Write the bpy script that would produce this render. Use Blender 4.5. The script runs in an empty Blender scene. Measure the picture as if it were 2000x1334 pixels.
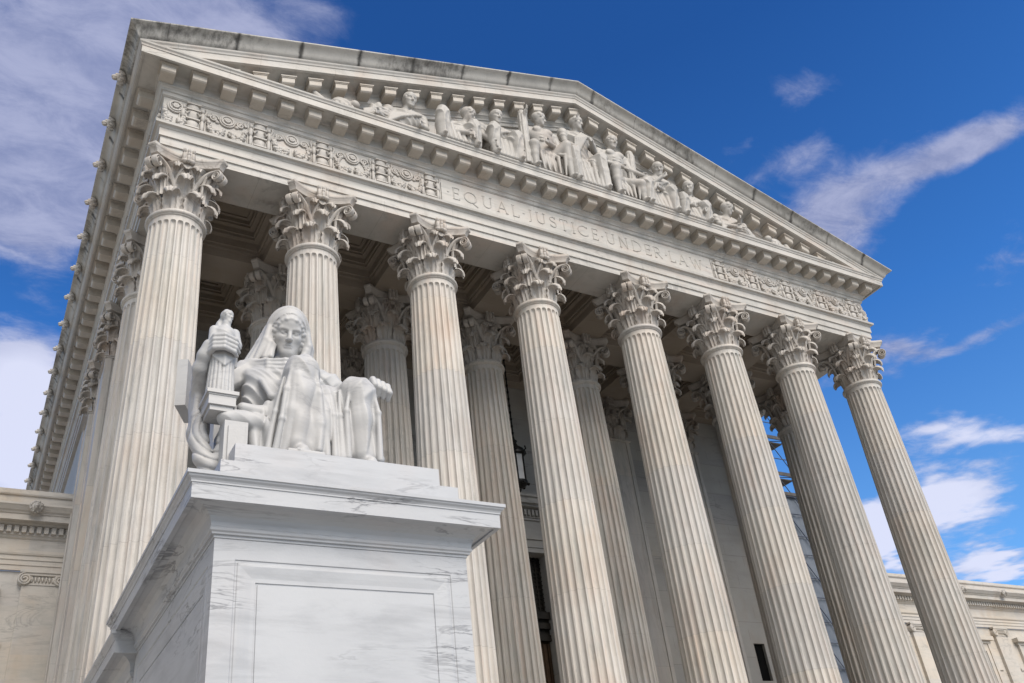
import bpy, bmesh, math, random
import numpy as np
from mathutils import Matrix, Vector

rad = math.radians
PI = math.pi
scene = bpy.context.scene
COL = scene.collection
EXPO = 0.78
SUN_E = 2.5
SKY_S = 0.116
CLOUD_A, CLOUD_B, CLOUD_C, CLOUD_D = (0.155, 0.18, 0.30), (0.25, 0.27, 0.39), (0.45, 0.465, 0.57), (0.58, 0.565, 0.535)
HS = 0.0115

# ---------------------------------------------------------------- camera
cd = bpy.data.cameras.new("camera")
cam = bpy.data.objects.new("camera", cd)
COL.objects.link(cam)
RT = Vector((0.8700921853716037, -0.48088411689098104, -0.10812055806944446))
UP = Vector((-0.17167331424181748, -0.5012971530347291, 0.8480739575865455))
FW = Vector((0.4620258240969839, 0.7193411085717656, 0.518729705517475))
m = Matrix((RT, UP, -FW)).transposed().to_4x4()
m.translation = Vector((-15.2598, -18.5951, 1.65))
cam.matrix_world = m
cd.sensor_width = 36.0
cd.lens = 1732.19 / 2000 * 36
cd.shift_x = 7.72 / 2000
cd.shift_y = 51.49 / 2000
cd.clip_start = 0.1
cd.clip_end = 3000
scene.camera = cam

# ---------------------------------------------------------------- view
scene.view_settings.view_transform = 'Standard'
scene.view_settings.look = 'None'
scene.view_settings.exposure = EXPO
scene.view_settings.gamma = 1.0
scene.cycles.max_bounces = 8
scene.cycles.diffuse_bounces = 5

# ---------------------------------------------------------------- sun
SUN_DIR = Vector((0.10, -0.99, 0.0)).normalized()
SUN_EL = rad(44)
sl = bpy.data.lights.new("sun", 'SUN')
sl.energy = SUN_E
sl.angle = rad(44)
sl.color = (1.0, 0.91, 0.80)
sun = bpy.data.objects.new("sun", sl)
COL.objects.link(sun)
to_sun = Vector((SUN_DIR.x * math.cos(SUN_EL), SUN_DIR.y * math.cos(SUN_EL), math.sin(SUN_EL)))
sun.rotation_euler = to_sun.to_track_quat('Z', 'Y').to_euler()
sun.location = (20, -40, 50)

# ---------------------------------------------------------------- node helper
class NT:
    def __init__(s, tree):
        s.t = tree
        s.n = tree.nodes
        s.l = tree.links
    def node(s, typ, ins=None, **kw):
        nd = s.n.new(typ)
        for k, v in kw.items():
            setattr(nd, k, v)
        if ins:
            for k, v in ins.items():
                s.put(nd.inputs[k], v)
        return nd
    def put(s, sock, v):
        if isinstance(v, bpy.types.NodeSocket):
            s.l.new(v, sock)
        elif v is not None:
            sock.default_value = v
    def math(s, op, a, b=None, c=None, clamp=False):
        nd = s.n.new('ShaderNodeMath')
        nd.operation = op
        nd.use_clamp = clamp
        for i, v in enumerate((a, b, c)):
            s.put(nd.inputs[i], v)
        return nd.outputs[0]
    def vmath(s, op, a, b=None):
        nd = s.n.new('ShaderNodeVectorMath')
        nd.operation = op
        s.put(nd.inputs[0], a)
        if b is not None:
            s.put(nd.inputs[1], b)
        return nd.outputs['Value'] if op in ('DOT_PRODUCT', 'LENGTH') else nd.outputs[0]
    def ramp(s, fac, lo, hi, a=0.0, b=1.0):
        nd = s.n.new('ShaderNodeMapRange')
        nd.interpolation_type = 'SMOOTHSTEP'
        for k, v in (('Value', fac), ('From Min', lo), ('From Max', hi), ('To Min', a), ('To Max', b)):
            s.put(nd.inputs[k], v)
        return nd.outputs[0]
    def noise(s, vec, scale, detail=4, rough=0.55, dist=0.0, out='Fac'):
        nd = s.n.new('ShaderNodeTexNoise')
        s.put(nd.inputs['Vector'], vec)
        nd.inputs['Scale'].default_value = scale
        nd.inputs['Detail'].default_value = detail
        nd.inputs['Roughness'].default_value = rough
        nd.inputs['Distortion'].default_value = dist
        return nd.outputs[out]
    def scale(s, vec, v3, off=(0, 0, 0), rot=(0, 0, 0)):
        nd = s.n.new('ShaderNodeMapping')
        s.put(nd.inputs['Vector'], vec)
        nd.inputs['Scale'].default_value = v3
        nd.inputs['Location'].default_value = off
        nd.inputs['Rotation'].default_value = rot
        return nd.outputs[0]
    def mix(s, fac, a, b, blend='MIX'):
        nd = s.n.new('ShaderNodeMix')
        nd.data_type = 'RGBA'
        nd.blend_type = blend
        s.put(nd.inputs[0], fac)
        s.put(nd.inputs[6], a if isinstance(a, bpy.types.NodeSocket) else (*a, 1) if len(a) == 3 else a)
        s.put(nd.inputs[7], b if isinstance(b, bpy.types.NodeSocket) else (*b, 1) if len(b) == 3 else b)
        return nd.outputs[2]
    def sep(s, vec):
        nd = s.n.new('ShaderNodeSeparateXYZ')
        s.put(nd.inputs[0], vec)
        return nd.outputs
    def comb(s, x, y, z):
        nd = s.n.new('ShaderNodeCombineXYZ')
        for i, v in enumerate((x, y, z)):
            s.put(nd.inputs[i], v)
        return nd.outputs[0]

# ---------------------------------------------------------------- sky: Nishita plus clouds (by direction)
world = bpy.data.worlds.new("World")
scene.world = world
world.use_nodes = True
w = NT(world.node_tree)
w.n.clear()
tc = w.node('ShaderNodeTexCoord').outputs['Generated']
sky = w.node('ShaderNodeTexSky', sky_type='NISHITA', sun_disc=False, sun_elevation=SUN_EL,
             sun_rotation=math.atan2(SUN_DIR.x, SUN_DIR.y), altitude=100, air_density=1.0,
             dust_density=0.25, ozone_density=2.5)
d = w.vmath('NORMALIZE', tc)
dx, dy, dz = w.sep(d)
# the clear sky as the photo's camera and filter show it: deeper overhead, lighter towards the horizon
cr = w.node('ShaderNodeValToRGB', {'Fac': dz})
el = cr.color_ramp.elements
el[0].position, el[0].color = 0.30, (0.42, 0.72, 0.98, 1)
el[1].position, el[1].color = 0.75, (0.125, 0.375, 0.72, 1)
e3 = el.new(0.50)
e3.color = (0.225, 0.57, 0.96, 1)
skyc = w.mix(1.0, sky.outputs[0], cr.outputs[0], 'MULTIPLY')
# cloud blobs: centre direction, tangent axes, strength, whiteness
BLOBS = [
([-0.005, 0.685, 0.728], [5.0, -2.33, 2.22], [3.61, 5.7, -5.34], 1.35, 0),
([-0.036, 0.757, 0.652], [10.44, -1.56, 2.39], [2.82, 10.87, -12.48], 1.0, 0),
([0.056, 0.627, 0.777], [10.17, -1.59, 0.55], [1.0, 22.47, -18.22], 0.7, 0),
([-0.008, 0.88, 0.476], [16.64, -1.1, 2.32], [2.28, 6.23, -11.49], 1.25, 1),
([-0.01, 0.909, 0.417], [18.48, -0.74, 2.06], [5.84, 13.86, -30.1], 0.8, 1),
([-0.025, 0.85, 0.526], [16.51, -5.32, 9.38], [18.62, 19.17, -30.09], 0.55, 0),
([0.19, 0.572, 0.798], [17.32, -3.2, -1.82], [-0.16, 35.64, -25.5], 0.5, 0),
([0.711, 0.381, 0.591], [4.25, -8.62, 0.45], [18.0, 7.4, -26.4], 0.66, 0),
([0.767, 0.283, 0.576], [10.35, -18.82, -4.53], [15.47, 13.01, -27.02], 0.95, 0),
([0.63, 0.365, 0.686], [16.85, -7.65, -11.39], [4.38, 33.92, -22.08], 0.5, 0),
([0.657, 0.405, 0.636], [12.69, -18.89, -1.09], [24.93, 16.49, -36.27], 0.45, 0),
([0.824, 0.44, 0.357], [6.88, -11.44, -1.81], [9.16, 15.58, -40.36], 0.95, 1),
([0.806, 0.511, 0.3], [7.0, -10.67, -0.62], [5.29, 8.7, -29.06], 1.15, 1),
([0.845, 0.482, 0.231], [8.88, -15.31, -0.55], [5.9, 13.97, -50.84], 1.1, 1),
([0.78, 0.558, 0.285], [18.52, -22.33, -6.98], [1.5, 16.0, -35.38], 0.9, 1),
([0.815, 0.38, 0.437], [6.38, -15.02, 1.16], [17.57, 8.51, -40.23], 0.5, 0),
([0.775, 0.452, 0.442], [13.0, -22.77, 0.46], [27.93, 19.31, -68.78], 0.45, 0),
([0.752, 0.327, 0.572], [10.36, -23.24, -0.34], [25.41, 12.21, -40.4], 0.6, 0),
([0.70, 0.43, 0.57], [9.0, -14.0, 0.0], [14.0, 9.0, -24.0], 0.55, 0),
([0.80, 0.33, 0.50], [8.0, -19.0, 0.0], [15.0, 7.0, -28.0], 0.62, 0),
([0.745, 0.50, 0.44], [8.0, -12.0, 0.0], [15.0, 10.0, -36.0], 0.5, 0),
([0.60, 0.44, 0.67], [10.0, -14.0, 0.0], [12.0, 9.0, -17.0], 0.42, 0),
([0.773, 0.576, 0.267], [21.77, -25.67, -7.64], [1.04, 19.33, -44.73], 0.7, 1),
]
zc = w.math('MAXIMUM', dz, 0.08)
pl = w.comb(w.math('DIVIDE', dx, zc), w.math('DIVIDE', dy, zc), 0.0)
wob = w.noise(pl, 3.0, 3, 0.6, out='Color')
dw = w.vmath('ADD', d, w.vmath('MULTIPLY', w.vmath('SUBTRACT', wob, (0.5, 0.5, 0.5)), (0.10, 0.10, 0.10)))
tot = None
white = None
for c, A, B, st, wh in BLOBS:
    ca = sum(p * q for p, q in zip(c, A))
    cb = sum(p * q for p, q in zip(c, B))
    a = w.math('SUBTRACT', w.vmath('DOT_PRODUCT', dw, A), ca)
    b = w.math('SUBTRACT', w.vmath('DOT_PRODUCT', dw, B), cb)
    r2 = w.math('ADD', w.math('MULTIPLY', a, a), w.math('MULTIPLY', b, b))
    front = w.math('GREATER_THAN', w.vmath('DOT_PRODUCT', d, c), 0.3)
    e = w.math('MULTIPLY', w.math('EXPONENT', w.math('MULTIPLY', r2, -0.85)), w.math('MULTIPLY', front, st))
    tot = e if tot is None else w.math('ADD', tot, e)
    if wh:
        white = e if white is None else w.math('ADD', white, e)
# overcast added in the unseen sky behind the viewer, for soft frontal light
back = w.math('MULTIPLY', w.ramp(dy, 0.15, -0.35), 0.75)
side = w.math('MULTIPLY', w.ramp(dx, -0.30, -0.65), 0.55)  # unseen cloud added on the left, as fill light for left-hand faces
tot = w.math('ADD', w.math('ADD', tot, back), side)
n1 = w.noise(w.scale(pl, (1.0, 1.25, 1.0), rot=(0, 0, 0.55)), 2.6, 8, 0.62, 0.25)
n2 = w.noise(w.scale(pl, (1.0, 1.5, 1.0), rot=(0, 0, 0.35)), 10.0, 7, 0.66, 0.4)
nn = w.math('ADD', w.math('MULTIPLY', n1, 1.25), w.math('MULTIPLY', n2, 0.72))
dens = w.math('SUBTRACT', w.math('ADD', w.math('MULTIPLY', tot, 1.0), nn), 1.44)
cov = w.ramp(dens, -0.08, 0.60)
cov = w.math('MULTIPLY', cov, 0.92)
lil = w.mix(w.ramp(n2, 0.3, 0.7), CLOUD_A, CLOUD_B)
ccol = w.mix(w.math('MINIMUM', white, 1.0), lil, CLOUD_C)
ccol = w.mix(w.math('MINIMUM', w.math('MULTIPLY', w.math('ADD', back, side), 1.6), 1.0), ccol, CLOUD_D)
bg1 = w.node('ShaderNodeBackground', {'Color': skyc, 'Strength': SKY_S})
bg2 = w.node('ShaderNodeBackground', {'Color': ccol, 'Strength': 1.0})
mx = w.node('ShaderNodeMixShader')
w.put(mx.inputs[0], cov)
w.l.new(bg1.outputs[0], mx.inputs[1])
w.l.new(bg2.outputs[0], mx.inputs[2])
wo = w.node('ShaderNodeOutputWorld')
w.l.new(mx.outputs[0], wo.inputs[0])

# ---------------------------------------------------------------- materials
def new_mat(name):
    mt = bpy.data.materials.new(name)
    mt.use_nodes = True
    t = NT(mt.node_tree)
    t.n.clear()
    out = t.node('ShaderNodeOutputMaterial')
    b = t.node('ShaderNodeBsdfPrincipled')
    t.l.new(b.outputs[0], out.inputs[0])
    pos = t.node('ShaderNodeNewGeometry').outputs['Position']
    return mt, t, b, pos

def bump(t, b, h, strength=0.25, dist=0.02):
    nd = t.node('ShaderNodeBump', {'Height': h, 'Strength': strength, 'Distance': dist})
    t.l.new(nd.outputs[0], b.inputs['Normal'])

def marble(name, c1, c2, warm, vein, vscale=0.5, vamt=0.5, vwidth=0.03, stretch=(1, 1, 2.6), rot=(0.15, 0.5, 0.3),
           joints=None, rough=0.55, grime=0.0, dist=1.1, blocks=None, bumpy=0.22, stain=None, streak=None, spec=0.35):
    c1, c2, warm, vein = [tuple(v * 0.80 for v in c) for c in (c1, c2, warm, vein)]
    mt, t, b, pos = new_mat(name)
    cloud = t.noise(pos, 0.55, 4, 0.6)
    col = t.mix(t.ramp(cloud, 0.32, 0.68), c1, c2)
    wn = t.noise(t.scale(pos, (1, 1, 0.6), (3.1, 1.7, 0)), 0.9, 3, 0.6)
    col = t.mix(t.ramp(wn, 0.48, 0.75, 0, 0.75), col, warm)
    # veins: thin ridges of a stretched, distorted noise
    vp = t.scale(pos, stretch, rot=rot)
    v1 = t.noise(vp, vscale, 6, 0.62, dist)
    ridge = t.math('ABSOLUTE', t.math('SUBTRACT', v1, 0.5))
    line = t.ramp(ridge, vwidth, 0.0)
    patch = t.ramp(t.noise(pos, 0.8, 3, 0.5), 0.44, 0.68)
    v2 = t.noise(vp, vscale * 3.1, 5, 0.6, dist * 0.75)
    line2 = t.ramp(t.math('ABSOLUTE', t.math('SUBTRACT', v2, 0.5)), vwidth * 1.2, 0.0)
    soft = t.ramp(v1, 0.50, 0.72)
    col = t.mix(t.math('MULTIPLY', soft, vamt * 0.35), col, vein)
    col = t.mix(t.math('MULTIPLY', t.math('MULTIPLY', line, patch), vamt), col, vein)
    col = t.mix(t.math('MULTIPLY', t.math('MULTIPLY', line2, patch), vamt * 0.22), col, vein)
    if streak:      # the quarry grain: grey and flesh-coloured bands, finer and coarser
        sc3, amt = streak
        s1 = t.noise(t.scale(pos, sc3), 1.0, 6, 0.68, 0.3)
        s2 = t.noise(t.scale(pos, tuple(v * 3.7 for v in sc3), (5, 2, 7)), 1.0, 4, 0.6, 0.2)
        col = t.mix(t.math('MULTIPLY', t.ramp(s1, 0.50, 0.66), amt), col, (0.30, 0.305, 0.285))
        col = t.mix(t.math('MULTIPLY', t.ramp(s1, 0.46, 0.33), amt * 0.8), col, (0.52, 0.425, 0.36))
        col = t.mix(t.math('MULTIPLY', t.ramp(s2, 0.54, 0.72), amt * 0.7), col, (0.25, 0.245, 0.23))
    if blocks:      # every ashlar has its own tone
        sx, sy, sz = blocks
        cell = t.node('ShaderNodeTexWhiteNoise', noise_dimensions='3D')
        bx, by, bz = t.sep(t.vmath('MULTIPLY', t.vmath('ADD', pos, (0, 1.8, 0)), (1 / sx, 1 / sy, 1 / sz)))
        bx, by = t.math('FLOOR', bx), t.math('FLOOR', by)
        lift = t.math('FRACT', t.math('MULTIPLY_ADD', bx, 0.377, t.math('MULTIPLY', by, 0.61)))     # courses differ from one to the next
        q = t.comb(bx, by, t.math('FLOOR', t.math('ADD', bz, lift)))
        t.put(cell.inputs['Vector'], q)
        tone = t.node('ShaderNodeHueSaturation', {'Hue': 0.5, 'Saturation': t.math('MULTIPLY_ADD', cell.outputs[0], 0.6, 0.65),
                      'Value': t.math('MULTIPLY_ADD', cell.outputs[0], 0.12, 0.93), 'Color': col})
        col = tone.outputs[0]
    if joints:
        x, y, z = t.sep(pos)
        for axis, per, off, wd in joints:
            s = {'x': x, 'y': y, 'z': z}[axis]
            if axis == 'z' and blocks:
                s, off = t.math('MULTIPLY', t.math('ADD', bz, lift), per), 0.0
            if axis == 'x':     # the courses break joint
                off = t.math('FRACT', t.math('MULTIPLY', t.math('FLOOR', t.math('MULTIPLY', z, 2.3)), 0.387))
            fr = t.math('FRACT', t.math('MULTIPLY_ADD', s, 1.0 / per, off))
            ln = t.math('LESS_THAN', t.math('MULTIPLY', fr, per), wd)
            col = t.mix(t.math('MULTIPLY', ln, 0.32), col, (0.14, 0.13, 0.115))
    if grime:
        g = t.noise(t.scale(pos, (1.6, 1.6, 0.5)), 1.8, 7, 0.7)
        col = t.mix(t.ramp(g, 0.5, 0.78, 0, grime), col, (0.20, 0.18, 0.155))
    if stain:
        g = t.noise(t.scale(pos, (5.0, 5.0, 0.16)), 1.0, 5, 0.65)
        big = t.ramp(t.noise(pos, 0.35, 2, 0.5), 0.52, 0.70)
        col = t.mix(t.math('MULTIPLY', t.ramp(g, 0.5, 0.72), t.math('MULTIPLY', big, stain)), col, (0.26, 0.205, 0.155))
    t.put(b.inputs['Base Color'], col)
    b.inputs['Roughness'].default_value = rough
    b.inputs['Specular IOR Level'].default_value = spec
    hb = t.math('ADD', t.noise(pos, 26, 4, 0.6), t.math('MULTIPLY', t.noise(pos, 4.0, 3, 0.6), 1.5))
    bump(t, b, hb, bumpy, 0.012)
    return mt

M = {}
M['facade'] = marble('facade_marble', (0.545, 0.52, 0.475), (0.59, 0.57, 0.53), (0.535, 0.465, 0.40), (0.27, 0.265, 0.255),
                     0.45, 0.5, 0.025, (0.8, 0.8, 2.6), joints=[('x', 3.6, 0.5, 0.016)], grime=0.38, streak=((0.5, 0.5, 4.5), 0.42))
M['modillion'] = marble('modillion_marble', (0.52, 0.475, 0.41), (0.57, 0.53, 0.47), (0.50, 0.42, 0.34), (0.27, 0.25, 0.22),
                        0.8, 0.4, 0.03, (1, 1, 2), grime=0.4)
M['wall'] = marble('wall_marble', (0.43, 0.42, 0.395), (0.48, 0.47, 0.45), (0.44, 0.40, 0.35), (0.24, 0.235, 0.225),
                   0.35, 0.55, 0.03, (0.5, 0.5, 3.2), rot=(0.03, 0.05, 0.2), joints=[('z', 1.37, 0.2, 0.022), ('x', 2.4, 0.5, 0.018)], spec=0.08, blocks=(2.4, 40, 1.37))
M['wing'] = marble('wing_marble', (0.60, 0.545, 0.47), (0.65, 0.605, 0.54), (0.60, 0.50, 0.39), (0.30, 0.285, 0.26),
                   0.4, 0.45, 0.03, (0.7, 0.7, 2.8), blocks=(2.9, 40, 1.1), grime=0.2, streak=((0.45, 0.45, 3.0), 0.3))
M['column'] = marble('column_marble', (0.585, 0.545, 0.49), (0.635, 0.605, 0.56), (0.575, 0.495, 0.43), (0.30, 0.295, 0.28),
                     0.9, 0.4, 0.03, (2.2, 2.2, 0.35), rot=(0, 0, 0), joints=[('z', 2.46, 0.31, 0.012)], grime=0.25, stain=0.45, streak=((4.2, 4.2, 0.30), 0.55),
                     blocks=(3.6, 3.6, 2.46))
M['capital'] = marble('capital_marble', (0.52, 0.48, 0.43), (0.58, 0.545, 0.50), (0.51, 0.40, 0.32), (0.24, 0.205, 0.18),
                      1.4, 0.5, 0.05, (1, 1, 1), grime=0.5, bumpy=0.35)
M['relief'] = marble('relief_marble', (0.54, 0.51, 0.465), (0.59, 0.565, 0.525), (0.54, 0.46, 0.39), (0.30, 0.28, 0.26),
                     1.2, 0.35, 0.04, (1, 1, 1), grime=0.3)
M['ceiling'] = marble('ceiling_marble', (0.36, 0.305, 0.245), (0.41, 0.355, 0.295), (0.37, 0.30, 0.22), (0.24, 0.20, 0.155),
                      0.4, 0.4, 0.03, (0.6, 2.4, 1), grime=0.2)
M['pedestal'] = marble('pedestal_marble', (0.505, 0.52, 0.54), (0.55, 0.565, 0.585), (0.54, 0.53, 0.535), (0.16, 0.165, 0.18),
                       1.15, 0.8, 0.024, (0.40, 0.40, 2.3), rot=(0.12, 0.26, 0.1), rough=0.42, bumpy=0.1, dist=0.45)
M['statue'] = marble('statue_marble', (0.515, 0.515, 0.51), (0.57, 0.57, 0.565), (0.53, 0.51, 0.485), (0.29, 0.29, 0.30),
                     1.2, 0.45, 0.03, (0.6, 0.6, 2.4), rot=(0.1, 0.2, 0), grime=0.12, rough=0.5, bumpy=0.16, dist=0.5)
M['figures'] = marble('sculpture_marble', (0.47, 0.45, 0.415), (0.53, 0.51, 0.475), (0.46, 0.405, 0.355), (0.25, 0.24, 0.22),
                      1.2, 0.4, 0.04, (1, 1, 1), grime=0.5)

def weathered():
    mt, t, b, pos = new_mat('weathered_cornice_marble')
    x, y, z = t.sep(pos)
    n0 = t.noise(pos, 0.9, 5, 0.65)
    col = t.mix(t.ramp(n0, 0.3, 0.7), (0.32, 0.31, 0.285), (0.45, 0.435, 0.40))
    st = t.noise(t.scale(pos, (6.0, 6.0, 0.7)), 1.0, 6, 0.7)
    big = t.noise(t.scale(pos, (1, 1, 1), (7, 3, 1)), 0.35, 3, 0.55)
    col = t.mix(t.ramp(t.math('MULTIPLY_ADD', big, 0.8, t.math('MULTIPLY', st, 0.6)), 0.66, 0.92, 0, 0.85), col, (0.06, 0.056, 0.05))
    nx = t.math('ABSOLUTE', t.sep(t.node('ShaderNodeNewGeometry').outputs['True Normal'])[0])
    side = t.math('GREATER_THAN', nx, 0.55)
    s = t.math('ADD', t.math('MULTIPLY', y, side), t.math('MULTIPLY', x, t.math('SUBTRACT', 1.0, side)))
    fr = t.math('FRACT', t.math('MULTIPLY_ADD', s, 1 / 1.8, 0.14))
    dj = t.math('ABSOLUTE', t.math('SUBTRACT', fr, 0.5))
    wn = t.noise(pos, 3.5, 4, 0.6)
    jn = t.ramp(t.math('ADD', t.math('MULTIPLY', dj, 0.72), t.math('MULTIPLY', t.math('SUBTRACT', wn, 0.5), 0.09)), 0.045, 0.002)
    jamt = t.ramp(t.noise(t.scale(pos, (0.25, 0.25, 0.05)), 2.0, 1, 0.5), 0.36, 0.52)
    col = t.mix(t.math('MULTIPLY', jn, t.math('MULTIPLY', jamt, 0.9)), col, (0.035, 0.033, 0.03))
    ln = t.ramp(dj, 0.006, 0.003)
    col = t.mix(t.math('MULTIPLY', ln, 0.75), col, (0.05, 0.048, 0.042))
    t.put(b.inputs['Base Color'], col)
    b.inputs['Roughness'].default_value = 0.75
    bump(t, b, t.noise(pos, 18, 5, 0.65), 0.3, 0.02)
    return mt
M['sima'] = weathered()

def plain(name, c1, c2, scale=4.0, rough=0.6, metal=0.0, spec=0.4, bumpy=0.15):
    mt, t, b, pos = new_mat(name)
    n = t.noise(pos, scale, 5, 0.6)
    t.put(b.inputs['Base Color'], t.mix(t.ramp(n, 0.3, 0.7), c1, c2))
    b.inputs['Roughness'].default_value = rough
    b.inputs['Metallic'].default_value = metal
    b.inputs['Specular IOR Level'].default_value = spec
    bump(t, b, t.noise(pos, scale * 6, 4, 0.6), bumpy, 0.01)
    return mt
M['paving'] = plain('plaza_paving', (0.30, 0.285, 0.255), (0.36, 0.345, 0.31), 0.4, 0.8)
M['step'] = plain('step_marble', (0.40, 0.38, 0.345), (0.46, 0.44, 0.405), 0.6, 0.7)
M['iron'] = plain('black_iron', (0.012, 0.012, 0.012), (0.025, 0.024, 0.022), 8, 0.45, 0.6)
M['bronze'] = plain('dark_bronze', (0.045, 0.028, 0.017), (0.085, 0.05, 0.028), 3, 0.45, 0.7)
M['grille'] = plain('bronze_grille', (0.018, 0.016, 0.013), (0.035, 0.030, 0.024), 5, 0.5, 0.6)
M['black'] = plain('dark_window', (0.004, 0.004, 0.004), (0.007, 0.007, 0.007), 3, 0.9, 0.0, 0.1)
M['lampglass'] = plain('lantern_glass', (0.35, 0.35, 0.34), (0.45, 0.45, 0.44), 3, 0.25, 0.0, 0.6)
M['pipe'] = plain('scaffold_pipe', (0.05, 0.06, 0.085), (0.11, 0.125, 0.16), 6, 0.5, 0.4)
M['net'] = plain('scaffold_netting', (0.105, 0.125, 0.155), (0.15, 0.17, 0.20), 1.2, 0.9, 0, 0.2)
M['roof'] = plain('roof_metal', (0.16, 0.19, 0.17), (0.22, 0.25, 0.23), 1.0, 0.6)
M['plank'] = plain('scaffold_plank', (0.05, 0.048, 0.05), (0.10, 0.09, 0.08), 3, 0.8)

# ---------------------------------------------------------------- mesh builder
class MB:
    def __init__(s):
        s.v = []
        s.f = []
    def add(s, vs, fs, mtx=None):
        o = len(s.v)
        if mtx is not None:
            vs = [tuple(mtx @ Vector(p)) for p in vs]
        s.v.extend([tuple(map(float, p)) for p in vs])
        s.f.extend([tuple(i + o for i in f) for f in fs])
        return s
    def box(s, x0, x1, y0, y1, z0, z1, mtx=None):
        vs = [(x0, y0, z0), (x1, y0, z0), (x1, y1, z0), (x0, y1, z0), (x0, y0, z1), (x1, y0, z1), (x1, y1, z1), (x0, y1, z1)]
        return s.add(vs, [(3, 2, 1, 0), (4, 5, 6, 7), (0, 1, 5, 4), (1, 2, 6, 5), (2, 3, 7, 6), (3, 0, 4, 7)], mtx)
    def grid(s, P, cu=False, cv=False, flip=False):
        P = np.asarray(P, float)
        n, m = P.shape[:2]
        fs = []
        for i in range(n if cu else n - 1):
            for j in range(m if cv else m - 1):
                a, b, c, d_ = i * m + j, i * m + (j + 1) % m, ((i + 1) % n) * m + (j + 1) % m, ((i + 1) % n) * m + j
                fs.append((a, d_, c, b) if flip else (a, b, c, d_))
        return s.add(P.reshape(-1, 3), fs)
    def lathe(s, prof, n=48, cx=0.0, cy=0.0, cap=False):
        P = [[(cx + r * math.cos(2 * PI * k / n), cy + r * math.sin(2 * PI * k / n), z) for k in range(n)] for r, z in prof]
        s.grid(P, cv=True)
        if cap:
            for row, fl in ((P[0], True), (P[-1], False)):
                idx = list(range(n))
                s.add(row, [tuple(reversed(idx)) if fl else tuple(idx)])
        return s
    def tube(s, pts, r, n=8, caps=True):
        pts = [Vector(p) for p in pts]
        rr = r if hasattr(r, '__len__') else [r] * len(pts)
        rows = []
        ref = None
        for i, p in enumerate(pts):
            tdir = (pts[min(i + 1, len(pts) - 1)] - pts[max(i - 1, 0)]).normalized()
            if ref is None:
                ref = Vector((0, 0, 1)) if abs(tdir.z) < 0.9 else Vector((1, 0, 0))
            u = (ref - tdir * ref.dot(tdir)).normalized()
            ref = u
            q = tdir.cross(u)
            rows.append([tuple(p + (u * math.cos(2 * PI * k / n) + q * math.sin(2 * PI * k / n)) * rr[i]) for k in range(n)])
        s.grid(rows, cv=True, flip=True)
        if caps:
            s.add(rows[0], [tuple(range(n))])
            s.add(rows[-1], [tuple(reversed(range(n)))])
        return s
    def ball(s, c, r, nu=8, nv=6, mtx=None):
        r = r if hasattr(r, '__len__') else (r, r, r)
        P = []
        for j in range(nv + 1):
            th = PI * j / nv
            P.append([(c[0] + r[0] * math.sin(th) * math.cos(2 * PI * k / nu), c[1] + r[1] * math.sin(th) * math.sin(2 * PI * k / nu),
                       c[2] - r[2] * math.cos(th)) for k in range(nu)])
        if mtx is not None:
            P = [[tuple(mtx @ Vector(p)) for p in row] for row in P]
        return s.grid(P, cv=True)
    def build(s, name, mat, parent=None, smooth=None, loc=None, fix=False):
        me = bpy.data.meshes.new(name)
        me.from_pydata(s.v, [], s.f)
        me.validate()
        if fix:
            bm = bmesh.new()
            bm.from_mesh(me)
            bmesh.ops.remove_doubles(bm, verts=bm.verts, dist=1e-5)
            bmesh.ops.recalc_face_normals(bm, faces=bm.faces)
            bm.to_mesh(me)
            bm.free()
        me.materials.append(M[mat] if isinstance(mat, str) else mat)
        if smooth is not None:
            me.shade_smooth()
            if smooth < 180:
                me.set_sharp_from_angle(angle=rad(smooth))
        return link(name, me, parent, loc)

def link(name, me, parent=None, loc=None):
    o = bpy.data.objects.new(name, me)
    COL.objects.link(o)
    if loc is not None:
        o.location = loc
    if parent is not None:
        o.parent = parent
    return o

def thing(name, label, cat, loc=(0, 0, 0), group=None):
    o = bpy.data.objects.new(name, None)
    o.empty_display_size = 0.3
    COL.objects.link(o)
    o.location = loc
    return tag(o, label, cat, group)

def tag(o, label, cat, group=None):
    o['label'] = label
    o['category'] = cat
    if group:
        o['group'] = group
    return o

def structure(o):
    o['kind'] = 'structure'
    return o

# ================================================================ dimensions (metres)
ZO = 17.332                 # neck ring of the columns
C = 12.783                  # outermost column axis
CX = [-C, -9.194, -5.585, -2.0, 2.0, 5.585, 9.194, C]
ROW = 3.646
ZS = 3.13                   # stylobate
ZA = 19.204                 # architrave soffit
YB = 34.0                   # how far back the body of the building runs
YW = 7.05                   # back wall of the portico
SL = 0.308                  # pediment slope

# ================================================================ ground and steps
g = MB()
g.add([(-900, -900, 0), (900, -900, 0), (900, 900, 0), (-900, 900, 0)], [(0, 1, 2, 3)])
structure(g.build('plaza', 'paving'))
st = MB()
ns = 19
for i in range(ns):
    z1 = ZS * (i + 1) / ns
    y0 = -9.3 + i * 0.40
    st.box(-9.4, 11.5, y0, y0 + (0.40 if i < ns - 1 else 0.30), 0.0, z1)
structure(st.build('steps', 'step'))
pd = MB()
pd.box(-C - 1.9, C + 1.9, -1.8, YW - 0.6, 0.004, ZS)
structure(pd.build('podium', 'step'))

# ================================================================ the building
hall = thing('temple_front_building', 'white marble temple-fronted building with sculpted pediment over eight fluted Corinthian columns', 'building', (0, 4, ZS))
HL = Vector((0, 4, ZS))

def part(mb, name, mat, parent=None, smooth=None, fix=False):
    """a mesh given in world coordinates, parented to the building"""
    mb.v = [(x - HL.x, y - HL.y, z - HL.z) for x, y, z in mb.v]
    return mb.build(name, mat, parent or hall, smooth, fix=fix)

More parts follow.
